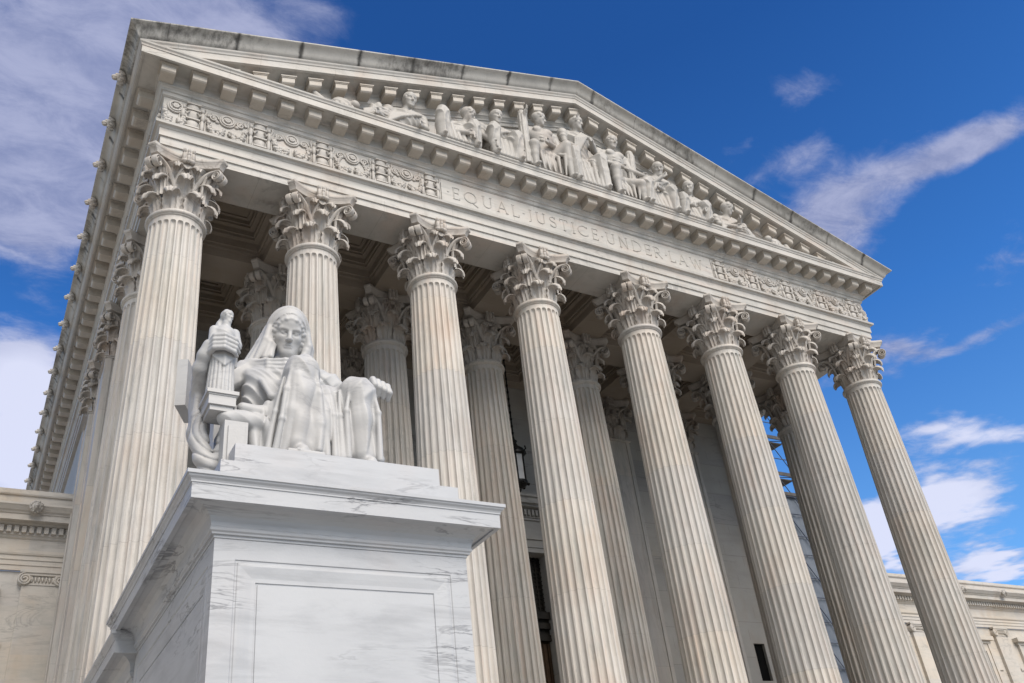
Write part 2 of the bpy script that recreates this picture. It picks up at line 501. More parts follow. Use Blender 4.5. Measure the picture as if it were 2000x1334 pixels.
def sub(mb, name, mat, parent, smooth=None, fix=False):
    mb.v = [(x - HL.x, y - HL.y, z - HL.z) for x, y, z in mb.v]
    return mb.build(name, mat, parent, smooth, fix=fix)

# ---------------------------------------------------------------- column shaft, shared mesh
def r_at(z):
    h = -z
    return 0.656 + 0.0200 * h - 0.00055 * h * h if h > 0 else 0.656

def shaft_mesh():
    mb = MB()
    zb = ZS + 0.78 - ZO
    zt = -0.10
    hw = 0.064
    zs = [zb, zb + 0.05, zb + 0.12] + [zb + 0.12 + (zt - 0.34 - zb - 0.12) * k / 14 for k in range(1, 15)]
    zs += [zt - 0.30, zt - 0.26, zt - 0.225, zt - 0.20, zt - 0.18, zt - 0.165, zt - 0.15, zt - 0.10, zt]
    cap_top = zt - 0.15
    N = 24
    P = []
    for z in zs:
        r = r_at(z)
        if z < zb + 0.08:
            r += 0.05 * (1 - (z - zb) / 0.08)
        w_ = 1.0
        if z > cap_top - hw * 1.4:
            q = min(1.0, (z - (cap_top - hw * 1.4)) / (hw * 1.4))
            w_ = math.sqrt(max(0.0, 1 - q * q))
        if z < zb + 0.1:
            w_ *= max(0.0, (z - zb) / 0.1)
        row = []
        for k in range(N):
            ph = 2 * PI * k / N
            fh = (PI / N) * 0.80
            row.append((ph - PI / N, r))
            row.append((ph - fh * (0.35 + 0.65 * w_), r))
            for t_ in (-0.86, -0.55, 0.0, 0.55, 0.86):
                dep = 0.076 * math.sqrt(1 - t_ * t_) * w_ * r / 0.70
                row.append((ph + t_ * fh * (0.35 + 0.65 * w_), r - dep))
            row.append((ph + fh * (0.35 + 0.65 * w_), r))
        P.append([(rr * math.cos(a), rr * math.sin(a), z) for a, rr in row])
    mb.grid(P, cv=True)
    return mb

def ring_mesh():
    mb = MB()
    mb.lathe([(0.62, 0.10), (0.665, 0.085), (0.70, 0.075), (0.700, 0.045), (0.72, 0.04), (0.742, 0.015), (0.745, -0.015), (0.735, -0.045),
              (0.712, -0.062), (0.695, -0.065), (0.693, -0.085), (0.662, -0.105), (0.63, -0.11)], 72)
    return mb

def base_mesh():
    mb = MB()
    zb = ZS - ZO
    mb.box(-1.08, 1.08, -1.08, 1.08, zb, zb + 0.26)
    mb.lathe([(1.04, zb + 0.26), (1.08, zb + 0.34), (1.05, zb + 0.44), (0.96, zb + 0.46), (0.90, zb + 0.52), (0.93, zb + 0.58),
              (0.96, zb + 0.60), (0.95, zb + 0.70), (0.90, zb + 0.74), (0.80, zb + 0.79)], 64)
    return mb

# ---------------------------------------------------------------- Corinthian capital
def bell_r(z):
    z = max(0.0, z)
    return 0.565 + 0.03 * z + 0.14 * max(0.0, (z - 0.75) / 0.85) ** 2

def leaf(mb, phi0, z0, h, W, curl, lift=0.05, rows=20, cols=13, lobes=4.0):
    zc_ = h - curl
    path = []
    for i in range(rows):
        s_ = i / (rows - 1)
        if s_ < 0.62:
            q = s_ / 0.62
            z = z0 + zc_ * q
            r = bell_r(z) + lift + 0.05 * q * q
            nx, nz = 1.0, -0.1
        else:
            q = (s_ - 0.62) / 0.38
            a = q * rad(205)
            z1 = z0 + zc_
            r1 = bell_r(z1) + lift + 0.05
            k = 1.0 + 0.25 * q
            r = r1 + curl * k * (1 - math.cos(a))
            z = z1 + curl * math.sin(a) * 1.05
            nx, nz = math.cos(a), -math.sin(a)
        path.append((s_, r, z, nx, nz))
    F, B = [], []
    for s_, r, z, nx, nz in path:
        wd = W * (0.86 + 0.22 * math.sin(s_ * PI * 0.9)) * (1.0 if s_ < 0.72 else 1 - 0.62 * ((s_ - 0.72) / 0.28) ** 1.6)
        wd *= 1.0 + 0.13 * (abs(math.sin(s_ * PI * lobes)) - 0.6)
        fr, br = [], []
        for j in range(cols):
            t_ = -1 + 2 * j / (cols - 1)
            x = wd * t_
            rib = 0.038 * math.exp(-(t_ / 0.16) ** 2)
            vein = 0.020 * math.cos(t_ * PI * 3.2 + s_ * 5 * abs(t_)) * (1 - math.exp(-(t_ / 0.2) ** 2))
            cup = 0.035 * t_ * t_ * (1 if s_ < 0.62 else -0.4)
            dn = rib + vein + cup
            rr = r + dn * nx
            zz = z + dn * nz - 0.03 * t_ * t_ * s_
            ph = phi0 + x / max(r, 0.3)
            fr.append((rr * math.cos(ph), rr * math.sin(ph), zz))
            bk = 0.045 + ((0.8 * rib - vein) if s_ >= 0.62 else 0.0)
            rb = r - bk * nx + cup * 0.5
            zb_ = z - bk * nz - 0.03 * t_ * t_ * s_
            br.append((rb * math.cos(ph), rb * math.sin(ph), zb_))
        F.append(fr)
        B.append(br)
    n, m_ = rows, cols
    vs = [p for row in F for p in row] + [p for row in B for p in row]
    o = n * m_
    fs = []
    for i in range(n - 1):
        for j in range(m_ - 1):
            a, b, c_, d_ = i * m_ + j, i * m_ + j + 1, (i + 1) * m_ + j + 1, (i + 1) * m_ + j
            fs.append((a, b, c_, d_))
            fs.append((o + a, o + d_, o + c_, o + b))
    for i in range(n - 1):
        for j, fl in ((0, 0), (m_ - 1, 1)):
            a, b = i * m_ + j, (i + 1) * m_ + j
            q = (a, b, o + b, o + a)
            fs.append(q if not fl else q[::-1])
    for j in range(m_ - 1):
        a, b = (n - 1) * m_ + j, (n - 1) * m_ + j + 1
        fs.append((a, b, o + b, o + a))
    mb.add(vs, fs)

def ribbon(mb, pts, wid, thick):
    """a strap: pts = (r, z, phi), swept with a rounded section"""
    P = [Vector((r * math.cos(p), r * math.sin(p), z)) for r, z, p in pts]
    rows = []
    for i, p in enumerate(P):
        tdir = (P[min(i + 1, len(P) - 1)] - P[max(i - 1, 0)]).normalized()
        ph = pts[i][2]
        side = Vector((-math.sin(ph), math.cos(ph), 0))
        nrm = tdir.cross(side).normalized()
        wv = wid[i] if hasattr(wid, '__len__') else wid
        tv = thick[i] if hasattr(thick, '__len__') else thick
        row = []
        for k in range(10):
            a = 2 * PI * k / 10
            ca, sa = math.cos(a), math.sin(a)
            row.append(tuple(p + side * wv * (abs(ca) ** 0.6) * (1 if ca > 0 else -1) + nrm * tv * sa * (1.0 - 0.45 * (1 - abs(ca)) * (1 if sa > 0 else 0))))
        rows.append(row)
    mb.grid(rows, cv=True)
    mb.add(rows[0], [tuple(range(10))])
    mb.add(rows[-1], [tuple(reversed(range(10)))])

def capital_mesh(square=False):
    mb = MB()
    mb.lathe([(0.56, 0.0)] + [(bell_r(z), z) for z in np.linspace(0.05, 1.50, 14)] + [(0.80, 1.545), (0.82, 1.585), (0.70, 1.60)], 48)
    for k in range(8):
        leaf(mb, 2 * PI * (k + 0.5) / 8, 0.02, 0.58, 0.215, 0.105, 0.045)
    for k in range(8):
        leaf(mb, 2 * PI * k / 8, 0.02, 1.04, 0.205, 0.13, 0.015)
    for k in range(8):          # calyx leaves that carry the scrolls
        leaf(mb, 2 * PI * (k + 0.5) / 8 + (-0.13 if k % 2 == 0 else 0.13), 0.80, 0.60, 0.13, 0.10, 0.03, 14, 9, 3.0)
    for c_ in range(4):
        ph = PI / 4 + c_ * PI / 2
        leaf(mb, ph, 0.55, 0.93, 0.17, 0.12, 0.16, 18, 11, 4.0)      # big leaf under each corner scroll
        for sg in (-1, 1):
            pts, wd, th = [], [], []
            for i in range(12):
                q = i / 11
                pts.append((0.66 + 0.46 * q ** 1.6, 0.80 + 0.66 * math.sin(q * PI / 2), ph + sg * (rad(21) * (1 - q) ** 1.2 + rad(4.6))))
                wd.append(0.055 + 0.02 * q)
                th.append(0.035)
            R0 = 0.155
            cx_, cz_ = pts[-1][0] + 0.02, pts[-1][1] - R0
            for i in range(1, 34):
                a = rad(90) - rad(760) * i / 33
                rr = R0 * (1 - 0.80 * i / 33)
                pts.append((cx_ + rr * math.cos(a), cz_ + rr * math.sin(a), ph + sg * rad(4.6)))
                wd.append(0.075)
                th.append(0.030 - 0.012 * i / 33)
            ribbon(mb, pts, wd, th)
        mb.ball((1.14 * math.cos(ph), 1.14 * math.sin(ph), 1.305), 0.045)
    for c_ in range(4):
        ph = c_ * PI / 2
        for sg in (-1, 1):      # inner scrolls
            pts, wd = [], []
            for i in range(10):
                q = i / 9
                pts.append((0.66 + 0.13 * q, 0.86 + 0.56 * q, ph + sg * (rad(20) - rad(13) * q ** 1.5)))
                wd.append(0.04)
            cph = pts[-1][2]
            for i in range(1, 18):
                a = rad(500) * i / 17
                rr = 0.075 * (1 - 0.7 * i / 17)
                pts.append((0.80 + 0.01 * i / 17, 1.42 + rr * math.sin(a) * 0.9, cph - sg * (0.075 - rr * math.cos(a)) / 0.8))
                wd.append(0.035)
            ribbon(mb, pts, wd, 0.03)
        # fleuron in the middle of each abacus side
        mt = Matrix.Rotation(ph, 4, 'Z')
        mb.box(0.74, 0.90, -0.135, 0.135, 1.60, 1.91, mt)
        for yy in (-0.115, 0.0, 0.115):
            mb.ball((0.875, yy, 1.90), (0.075, 0.058, 0.085), 8, 6, mt)
            mb.ball((0.885, yy, 1.70), (0.065, 0.058, 0.15), 8, 6, mt)
        for yy in (-0.10, 0.10):
            mb.ball((0.87, yy, 1.57), (0.07, 0.085, 0.07), 8, 6, mt)
        mb.ball((0.90, 0, 1.56), (0.07, 0.06, 0.06), 8, 6, mt)
        mb.ball((0.915, 0, 1.78), (0.05, 0.05, 0.06), 8, 6, mt)
    # abacus: four hollow sides, cut corners, hollow below and bead above
    plan = []
    for c_ in range(4):
        ph = c_ * PI / 2
        for i in range(15):
            t_ = -1 + 2 * i / 14
            rr = 0.735 + 0.27 * abs(t_) ** 2.1
            y_ = 0.855 * t_
            plan.append((rr * math.cos(ph) - y_ * math.sin(ph), rr * math.sin(ph) + y_ * math.cos(ph)))
    lev = [(0.86, 1.595), (0.90, 1.60), (0.915, 1.66), (0.95, 1.72), (0.965, 1.735), (0.965, 1.755), (0.985, 1.765), (1.0, 1.80), (1.0, 1.84), (0.985, 1.872)]
    P = [[(x * s_, y * s_, z) for x, y in plan] for s_, z in lev]
    mb.grid(P, cv=True)
    n = len(plan)
    mb.add(P[0], [tuple(reversed(range(n)))])
    mb.add(P[-1], [tuple(range(n))])
    if square:                  # pulled out to a square plan for the piers
        out = []
        for x, y, z in mb.v:
            r = math.hypot(x, y)
            if r > 1e-6 and z < 1.59:
                c1, s1 = abs(x) / r, abs(y) / r
                f = (1 / max(c1, s1) - 1) * 0.9
                fade = 1.0 if z < 0.9 else max(0.0, 1 - (z - 0.9) / 0.55)
                rn = r + 0.62 * f * fade
                x, y = x * rn / r, y * rn / r
            out.append((x, y, z))
        mb.v = out
    return mb

shaft0 = shaft_mesh().build('column', 'column', hall, 40, loc=(0, 0, 0))
ring0 = ring_mesh().build('neck_ring', 'column', shaft0, 45)
cap0 = capital_mesh().build('capital', 'capital', shaft0, 50)
base0 = base_mesh().build('column_base', 'column', shaft0, 40)
first = True
for yy in (0.0, ROW):
    for x in CX:
        if first:
            s_ = shaft0
            first = False
        else:
            s_ = shaft0.copy()
            COL.objects.link(s_)
            s_.parent = hall
            for ch in (ring0, cap0, base0):
                c_ = ch.copy()
                COL.objects.link(c_)
                c_.parent = s_
        s_.location = (x - HL.x, yy - HL.y, ZO - HL.z)

# ---------------------------------------------------------------- piers and their capitals
def pilaster_mesh(hx, hy):
    mb = MB()
    z0, z1 = ZS - ZO, -0.02
    mb.box(-hx, hx, -hy, hy, z0 + 0.75, z1)
    for sx, sy, ax in ((0, -1, 'x'), (0, 1, 'x'), (-1, 0, 'y'), (1, 0, 'y')):
        # raised margins leave a shallow panel on each face
        if ax == 'x':
            for a, b in ((-hx - 0.004, -hx + 0.16), (hx - 0.16, hx + 0.004)):
                y0 = sy * hy
                mb.box(a, b, min(y0, y0 + sy * 0.03), max(y0, y0 + sy * 0.03), z0 + 0.75, z1)
        else:
            for a, b in ((-hy - 0.002, -hy + 0.16), (hy - 0.16, hy + 0.002)):
                x0 = sx * hx
                mb.box(min(x0, x0 + sx * 0.03), max(x0, x0 + sx * 0.03), a, b, z0 + 0.75, z1)
    e = 0.05
    mb.box(-hx - e, hx + e, -hy - e, hy + e, z1 - 0.04, z1 + 0.05)
    mb.box(-hx - 0.08, hx + 0.08, -hy - 0.08, hy + 0.08, z1 + 0.01, z1 + 0.035)
    mb.box(-hx - 0.10, hx + 0.10, -hy - 0.10, hy + 0.10, z0 + 0.30, z0 + 0.75)
    mb.box(-hx - 0.25, hx + 0.25, -hy - 0.25, hy + 0.25, z0, z0 + 0.30)
    return mb

pil0 = pilaster_mesh(0.68, 0.68).build('pilaster', 'column', hall)
pcap0 = capital_mesh(True).build('capital', 'capital', pil0, 50)
spots = [(-C, 2 * ROW), (C, 2 * ROW), (-C, 3 * ROW), (C, 3 * ROW)] + [(x, 2 * ROW) for x in CX[1:3] + CX[5:7]]
for i, (x, y) in enumerate(spots):
    if i == 0:
        o = pil0
    else:
        o = pil0.copy()
        COL.objects.link(o)
        o.parent = hall
        c_ = pcap0.copy()
        COL.objects.link(c_)
        c_.parent = o
    o.location = (x - HL.x, y - HL.y, ZO - HL.z)

# ---------------------------------------------------------------- entablature round three sides
def sweep_u(mb, prof, y1=YB, flip=False):
    rows = []
    for off, z in prof:
        rows.append([(-C - off, y1, z), (-C - off, -off, z), (C + off, -off, z), (C + off, y1, z)])
    mb.grid(rows, flip=flip)
    return mb

a = MB()
sweep_u(a, [(-0.668, ZA + 0.9), (-0.668, ZA + 0.02), (-0.62, ZA), (0.672, ZA), (0.680, ZA + 0.21), (0.722, ZA + 0.215), (0.727, ZA + 0.47), (0.772, ZA + 0.475),
            (0.777, ZA + 0.72), (0.80, ZA + 0.735), (0.83, ZA + 0.79), (0.90, ZA + 0.80), (0.913, ZA + 0.875), (0.70, ZA + 0.882)])
part(a, 'architrave', 'facade')
a = MB()
sweep_u(a, [(0.70, 20.086), (0.765, 20.087), (0.765, 21.08), (0.80, 21.10), (0.80, 21.12), (0.70, 21.12)])
frieze = part(a, 'frieze', 'facade')
a = MB()
# bed moulding, modillion band, soffit, corona
CORN = [(0.70, 21.121), (0.815, 21.122), (0.825, 21.16), (0.83, 21.23), (0.865, 21.245), (0.875, 21.30), (0.92, 21.345), (0.955, 21.36), (0.955, 21.66),
        (0.985, 21.70), (1.02, 21.715), (1.45, 21.715), (1.455, 21.675), (1.53, 21.67), (1.53, 21.895), (1.552, 21.90), (1.565, 21.95), (1.60, 21.985), (1.61, 22.035)]
sweep_u(a, CORN)
# flat weathering on the front only
a.add([(-C - 1.61, -1.61, 22.035), (C + 1.61, -1.61, 22.035), (C + 0.7, -0.60, 22.13), (-C - 0.7, -0.60, 22.13)], [(0, 1, 2, 3)])
cornice = part(a, 'cornice', 'facade')
SIMA = [(1.6125, 22.037), (1.65, 22.05), (1.685, 22.085), (1.71, 22.14), (1.745, 22.20), (1.80, 22.245), (1.865, 22.265), (1.89, 22.27), (1.917, 22.285), (1.917, 22.325), (1.3, 22.36)]
# side gutters (their front ends are cut where the raking cornice takes over)
for sg in (-1, 1):
    a = MB()
    rows = []
    for off, z in SIMA:
        rows.append([(sg * (C + off), YB, z), (sg * (C + off), -off, z)])
    a.grid(rows, flip=sg > 0)
    part(a, 'gutter', 'sima', smooth=35)

def rake_z(off, z, x):
    return z + SL * (C + off - abs(x))

def rake(prof, name, mat, smooth=None, do=0.004):
    mb = MB()
    for sg in (-1, 1):
        rows = []
        for off, z in prof:
            o2 = off + do
            xs = [sg * (C + off) * (1 - k / 8) for k in range(9)]
            rows.append([(x, -o2, rake_z(off, z, x)) for x in xs])
        mb.grid(rows, flip=sg > 0)
    return part(mb, name, mat, smooth=smooth)
rsima = rake(SIMA, 'raking_gutter', 'sima', 35, 0.0)
rcor = rake([(0.60, 21.10)] + CORN[1:], 'raking_cornice', 'facade')

# pediment wall
a = MB()
zt0 = 22.10
xe = C + 0.6
a.add([(-xe, -0.745, 21.9), (xe, -0.745, 21.9), (xe, -0.745, rake_z(0.75, 21.3, xe)), (0, -0.745, rake_z(0.75, 21.3, 0)), (-xe, -0.745, rake_z(0.75, 21.3, xe))], [(0, 1, 2, 3, 4)])
part(a, 'pediment_wall', 'facade')
# roof
a = MB()
rz = rake_z(1.3, 22.36, 0) - 0.01
ye = YB + 1
a.add([(-C - 1.3, -1.25, 22.355), (0, -1.25, rz), (C + 1.3, -1.25, 22.355), (-C - 1.3, ye, 22.355), (0, ye, rz), (C + 1.3, ye, 22.355)],
      [(0, 1, 4, 3), (1, 2, 5, 4), (3, 4, 5)])
part(a, 'roof', 'roof')

# ---------------------------------------------------------------- modillions
def modillion_mesh():
    mb = MB()
    # body: block with rounded lower front
    prof = [(0.0, -0.30), (0.30, -0.30), (0.36, -0.285), (0.395, -0.25), (0.40, -0.21), (0.40, -0.075)]
    rows = []
    L = [(-0.185, y, z) for y, z in prof] + [(-0.185, 0.0, -0.075)]
    Rr = [(0.185, y, z) for y, z in prof] + [(0.185, 0.0, -0.075)]
    n = len(L)
    mb.add(L + Rr, [tuple(range(n)), tuple(reversed(range(n, 2 * n)))] + [(i, n + i, n + i + 1, i + 1) for i in range(n - 1)])
    # cap
    for e, z0, z1 in ((0.022, -0.075, -0.045), (0.045, -0.045, 0.0)):
        mb.box(-0.185 - e, 0.185 + e, 0.0, 0.40 + e, z0, z1)
    mb.v = [(x, -y, z) for x, y, z in mb.v]
    mb.f = [tuple(reversed(f)) for f in mb.f]
    return mb
SP = C / 16
mod0 = modillion_mesh().build('modillion', 'modillion', cornice)
mod0.location = (-17 * SP - HL.x, -0.957 - HL.y, 21.712 - HL.z)
def place_mod(x, y, z, rz=0.0, parent=None, shear=None):
    o = mod0.copy()
    COL.objects.link(o)
    o.parent = parent or cornice
    o.location = (x - HL.x, y - HL.y, z - HL.z)
    o.rotation_euler = (0, 0, rz)
    return o
for i in range(-16, 18):
    place_mod(i * SP, -0.957, 21.712)
for k in range(0, 28):
    place_mod(-C - 0.957, -0.04 + k * SP, 21.712, -PI / 2)
stuff = MB()
src = modillion_mesh()
for k in range(28, 42):
    stuff.add(src.v, src.f, Matrix.Translation((-C - 0.957, -0.04 + k * SP, 21.712)) @ Matrix.Rotation(-PI / 2, 4, 'Z'))
for k in range(0, 42):
    stuff.add(src.v, src.f, Matrix.Translation((C + 0.957, -0.04 + k * SP, 21.712)) @ Matrix.Rotation(PI / 2, 4, 'Z'))
so = sub(stuff, 'modillion', 'modillion', cornice)
so['kind'] = 'stuff'
# raking ones follow the slope
rm = {}
for sg in (-1, 1):
    mb = modillion_mesh()
    mb.v = [(x, y, z - sg * SL * x) for x, y, z in mb.v]
    me_o = mb.build('modillion', 'modillion', rcor)
    x = sg * SP * 0.0001
    used = False
    for i in range(0, 16):
        if sg == 1 and i == 0:
            continue
        x = sg * i * SP
        o = me_o if not used else me_o.copy()
        if used:
            COL.objects.link(o)
            o.parent = rcor
        used = True
        if i == 0:
            x = -0.02
        o.location = (x - HL.x, -0.962 - HL.y, rake_z(0.957, 21.712, x) - HL.z)

# ---------------------------------------------------------------- lion heads on the side gutter
def lion_mesh():
    mb = MB()
    rnd = random.Random(4)
    mb.ball((0.0, 0, 0), (0.17, 0.20, 0.20), 12, 8)
    mb.ball((-0.19, 0, -0.03), (0.12, 0.095, 0.085), 10, 8)
    mb.ball((-0.20, 0, -0.11), (0.085, 0.07, 0.04), 8, 6)
    mb.ball((-0.15, 0, 0.075), (0.07, 0.10, 0.05), 8, 6)
    for sg in (-1, 1):
        mb.ball((-0.05, sg * 0.15, 0.15), (0.05, 0.05, 0.05), 6, 5)
        mb.ball((-0.16, sg * 0.07, 0.03), (0.05, 0.035, 0.035), 6, 5)
    for k in range(16):
        a_ = 2 * PI * k / 16
        mb.ball((0.02 - 0.05 * (k % 2), 0.21 * math.cos(a_), 0.21 * math.sin(a_)), (0.09, 0.06, 0.06), 6, 5)
    return mb
lion0 = lion_mesh().build('lion_head', 'relief', cornice, 60)
for k in range(17):
    o = lion0 if k == 0 else lion0.copy()
    if k:
        COL.objects.link(o)
        o.parent = cornice
    o.location = (-C - 1.83 - HL.x, 0.036 + 1.797 * k - HL.y, 22.17 - HL.z)
    o.scale = (0.82, 0.82, 0.82)

# ---------------------------------------------------------------- frieze reliefs
def festoon_mesh(w_, seed):
    rnd = random.Random(seed)
    mb = MB()
    hw = w_ / 2
    # round shield with rings
    for r, y in ((0.20, 0.055), (0.155, 0.085), (0.11, 0.06), (0.06, 0.10)):
        P = []
        for k in range(20):
            a_ = 2 * PI * k / 20
            ring = []
            for j in range(6):
                b_ = 2 * PI * j / 6
                rr = r + 0.03 * math.cos(b_)
                ring.append((rr * math.cos(a_), -y - 0.03 * math.sin(b_) + 0.03, 0.22 + rr * math.sin(a_)))
            P.append(ring)
        mb.grid(P, cu=True, cv=True)
    mb.ball((0, -0.05, 0.22), (0.07, 0.06, 0.07), 10, 6)
    # two swags of fruit hanging from the corners to the middle
    for sg in (-1, 1):
        for i in range(34):
            q = i / 33
            x = sg * (0.10 + (hw - 0.14) * q)
            z = -0.40 + 0.62 * abs(q - 0.42) ** 1.7 * 1.2 + (0.10 if q > 0.9 else 0)
            fat = 0.15 * (1 - abs(q - 0.45) * 1.2)
            for _ in range(3):
                rr = rnd.uniform(0.030, 0.058)
                mb.ball((x + rnd.uniform(-0.03, 0.03), -0.02 - rnd.uniform(0, 0.06), z + rnd.uniform(-fat, fat)), rr, 6, 5)
        for i in range(10):     # ribbons and leaves above
            q = i / 9
            mb.ball((sg * (0.26 + (hw - 0.32) * q), -0.02, 0.10 + 0.28 * math.sin(q * 2.6 + seed) * (0.4 + 0.6 * q)), (0.06, 0.035, 0.05), 6, 5)
        # scroll
        pts = [(sg * (hw - 0.20) + 0.13 * (1 - k / 20) * math.cos(k * 0.6), -0.03, 0.20 + 0.13 * (1 - k / 20) * math.sin(k * 0.6)) for k in range(20)]
        mb.tube(pts, 0.03, 6)
    return mb

def candelabrum_mesh():
    mb = MB()
    prof = [(0.16, -0.49), (0.16, -0.42), (0.11, -0.40), (0.15, -0.30), (0.17, -0.18), (0.10, -0.12), (0.13, -0.06), (0.19, 0.06), (0.20, 0.16), (0.12, 0.22), (0.16, 0.28), (0.17, 0.40), (0.13, 0.49)]
    P = []
    for r, z in prof:
        P.append([(r * math.cos(PI + PI * k / 10), 0.55 * r * math.sin(PI + PI * k / 10), z) for k in range(11)])
    mb.grid(P)
    for z in (-0.42, -0.12, 0.22, 0.44):
        mb.box(-0.18, 0.18, -0.12, 0.0, z - 0.018, z + 0.018)
    for sg in (-1, 1):          # winged figures either side
        mb.ball((sg * 0.245, -0.045, 0.30), (0.055, 0.05, 0.07), 8, 6)
        mb.ball((sg * 0.255, -0.04, 0.08), (0.07, 0.06, 0.17), 8, 6)
        mb.ball((sg * 0.25, -0.035, -0.24), (0.06, 0.055, 0.22), 8, 6)
        mb.tube([(sg * 0.22, -0.06, 0.15), (sg * 0.15, -0.11, 0.02), (sg * 0.10, -0.12, 0.12)], 0.025, 6)
        mb.tube([(sg * 0.31, -0.02, 0.20), (sg * 0.35, -0.03, 0.34), (sg * 0.33, -0.03, 0.44)], 0.03, 6)
        mb.tube([(sg * 0.33, -0.02, -0.46), (sg * 0.33, -0.02, 0.0), (sg * 0.33, -0.02, 0.46)], 0.018, 6)
    return mb
zc_f = 20.585
cand0 = candelabrum_mesh().build('candelabrum_relief', 'relief', frieze, 50)
cxs = [-C, -10.985, -9.19, -7.395, -5.80]
allc = cxs + [-x for x in cxs]
for i, x in enumerate(allc):
    o = cand0 if i == 0 else cand0.copy()
    if i:
        COL.objects.link(o)
        o.parent = frieze
    o.location = (x - HL.x, -0.762 - HL.y, zc_f - HL.z)
fest = [festoon_mesh(1.12, k).build('festoon_relief', 'relief', frieze, 60) for k in range(3)]
fx = [-11.88, -10.09, -8.29, -6.58]
fx = fx + [-x for x in fx]
for i, x in enumerate(fx):
    o = fest[i] if i < 3 else fest[i % 3].copy()
    if i >= 3:
        COL.objects.link(o)
        o.parent = frieze
    o.location = (x - HL.x, -0.764 - HL.y, zc_f - HL.z)
half = festoon_mesh(0.62, 9)
for sg in (-1, 1):
    mb = MB()
    mb.add(half.v, half.f)
    o = mb.build('festoon_relief', 'relief', frieze, 60)
    o.location = (sg * (C + 0.45) - HL.x, -0.764 - HL.y, zc_f - HL.z)
for k in range(8):              # the same reliefs turn the left corner
    o = (fest[k % 3] if k % 2 == 0 else cand0).copy()
    COL.objects.link(o)
    o.parent = frieze
    o.location = (-C - 0.764 - HL.x, 0.0 + 0.9 * k - HL.y, zc_f - HL.z)
    o.rotation_euler = (0, 0, -PI / 2)
# smooth tablet for the writing
a = MB()
a.box(-5.42, 5.42, -0.80, -0.755, 20.12, 21.06)
tablet = sub(a, 'inscription_tablet', 'facade', frieze)

# ---------------------------------------------------------------- carved letters (roof-shaped strokes)
H = 0.46
GLY = {
 'E': (0.50, [('v', 0.06, 0, 1, .12), ('h', 0.0, .50, 0.0, .07), ('h', 0.0, .50, 1.0, .07), ('h', .06, .40, .53, .06), ('s', .49, .0, .15), ('s', .49, 1.0, -.15), ('s', .40, .45, .17)]),
 'L': (0.50, [('v', 0.06, 0, 1, .12), ('h', 0.0, .50, 0.0, .07), ('s', .49, .0, .2), ('h', -.03, .16, 1.0, .05)]),
 'T': (0.66, [('v', 0.33, 0, 1, .12), ('h', 0.0, .66, 1.0, .07), ('s', .01, 1.0, -.2), ('s', .65, 1.0, -.2), ('h', .23, .43, 0.0, .05)]),
 'I': (0.20, [('v', 0.10, 0, 1, .12), ('h', 0.0, .20, 0.0, .05), ('h', 0.0, .20, 1.0, .05)]),
 'J': (0.34, [('v', 0.22, .1, 1, .12), ('h', .12, .32, 1.0, .05), ('c', .05, .10, .17, -90, 0, .08)]),
 'U': (0.76, [('v', 0.10, .32, 1, .12), ('v', 0.66, .32, 1, .07), ('h', 0.0, .20, 1.0, .05), ('h', .56, .76, 1.0, .05), ('c', .38, .32, .28, 180, 360, .10)]),
 'Q': (0.98, [('c', .48, .5, .46, 0, 360, .10), ('d', .55, .10, 1.02, -.22, .10)]),
 'C': (0.86, [('c', .48, .5, .46, 42, 318, .10), ('s', .82, .80, .18), ('s', .82, .10, .14)]),
 'D': (0.84, [('v', 0.08, 0, 1, .12), ('h', 0.0, .40, 0.0, .07), ('h', 0.0, .40, 1.0, .07), ('c', .36, .5, .46, -90, 90, .10)]),
 'S': (0.52, [('c', .26, .74, .22, 30, 270, .09), ('c', .26, .27, .24, -150, 90, .09), ('s', .46, .82, .16), ('s', .03, .05, .17)]),
 'A': (0.84, [('d', 0.06, 0, .42, 1, .07), ('d', .42, 1, .76, 0, .12), ('h', .20, .60, .36, .06), ('h', -.02, .16, 0.0, .05), ('h', .66, .86, 0.0, .05)]),
 'N': (0.82, [('v', 0.10, 0, 1, .07), ('v', .72, 0, 1, .07), ('d', 0.08, 1, .73, 0, .12), ('h', 0.0, .2, 0.0, .05), ('h', .62, .82, 1.0, .05)]),
 'R': (0.72, [('v', 0.08, 0, 1, .12), ('h', 0.0, .2, 0.0, .05), ('h', 0.0, .32, 1.0, .07), ('h', .08, .32, .47, .06), ('c', .32, .735, .24, -90, 90, .09), ('d', .30, .47, .70, 0, .12)]),
 'W': (1.14, [('d', 0.06, 1, .34, 0, .12), ('d', .34, 0, .58, 1, .07), ('d', .56, 1, .84, 0, .12), ('d', .84, 0, 1.08, 1, .07), ('h', -.02, .16, 1.0, .05), ('h', .98, 1.18, 1.0, .05)]),
 '.': (0.12, [('p', .06, .5)]),
}
DEP = 0.022
def stroke(mb, p, q, wd, x0, z0, y):
    (ax, az), (bx, bz) = p, q
    ax, bx = x0 + ax * H, x0 + bx * H
    az, bz = z0 + az * H, z0 + bz * H
    dx_, dz_ = bx - ax, bz - az
    L = math.hypot(dx_, dz_) or 1e-6
    nx, nz = -dz_ / L * wd * H / 2, dx_ / L * wd * H / 2
    vs = [(ax + nx, y, az + nz), (bx + nx, y, bz + nz), (bx - nx, y, bz - nz), (ax - nx, y, az - nz), (ax, y - DEP, az), (bx, y - DEP, bz)]
    mb.add(vs, [(0, 4, 5, 1), (3, 2, 5, 4), (0, 3, 4), (1, 5, 2)])
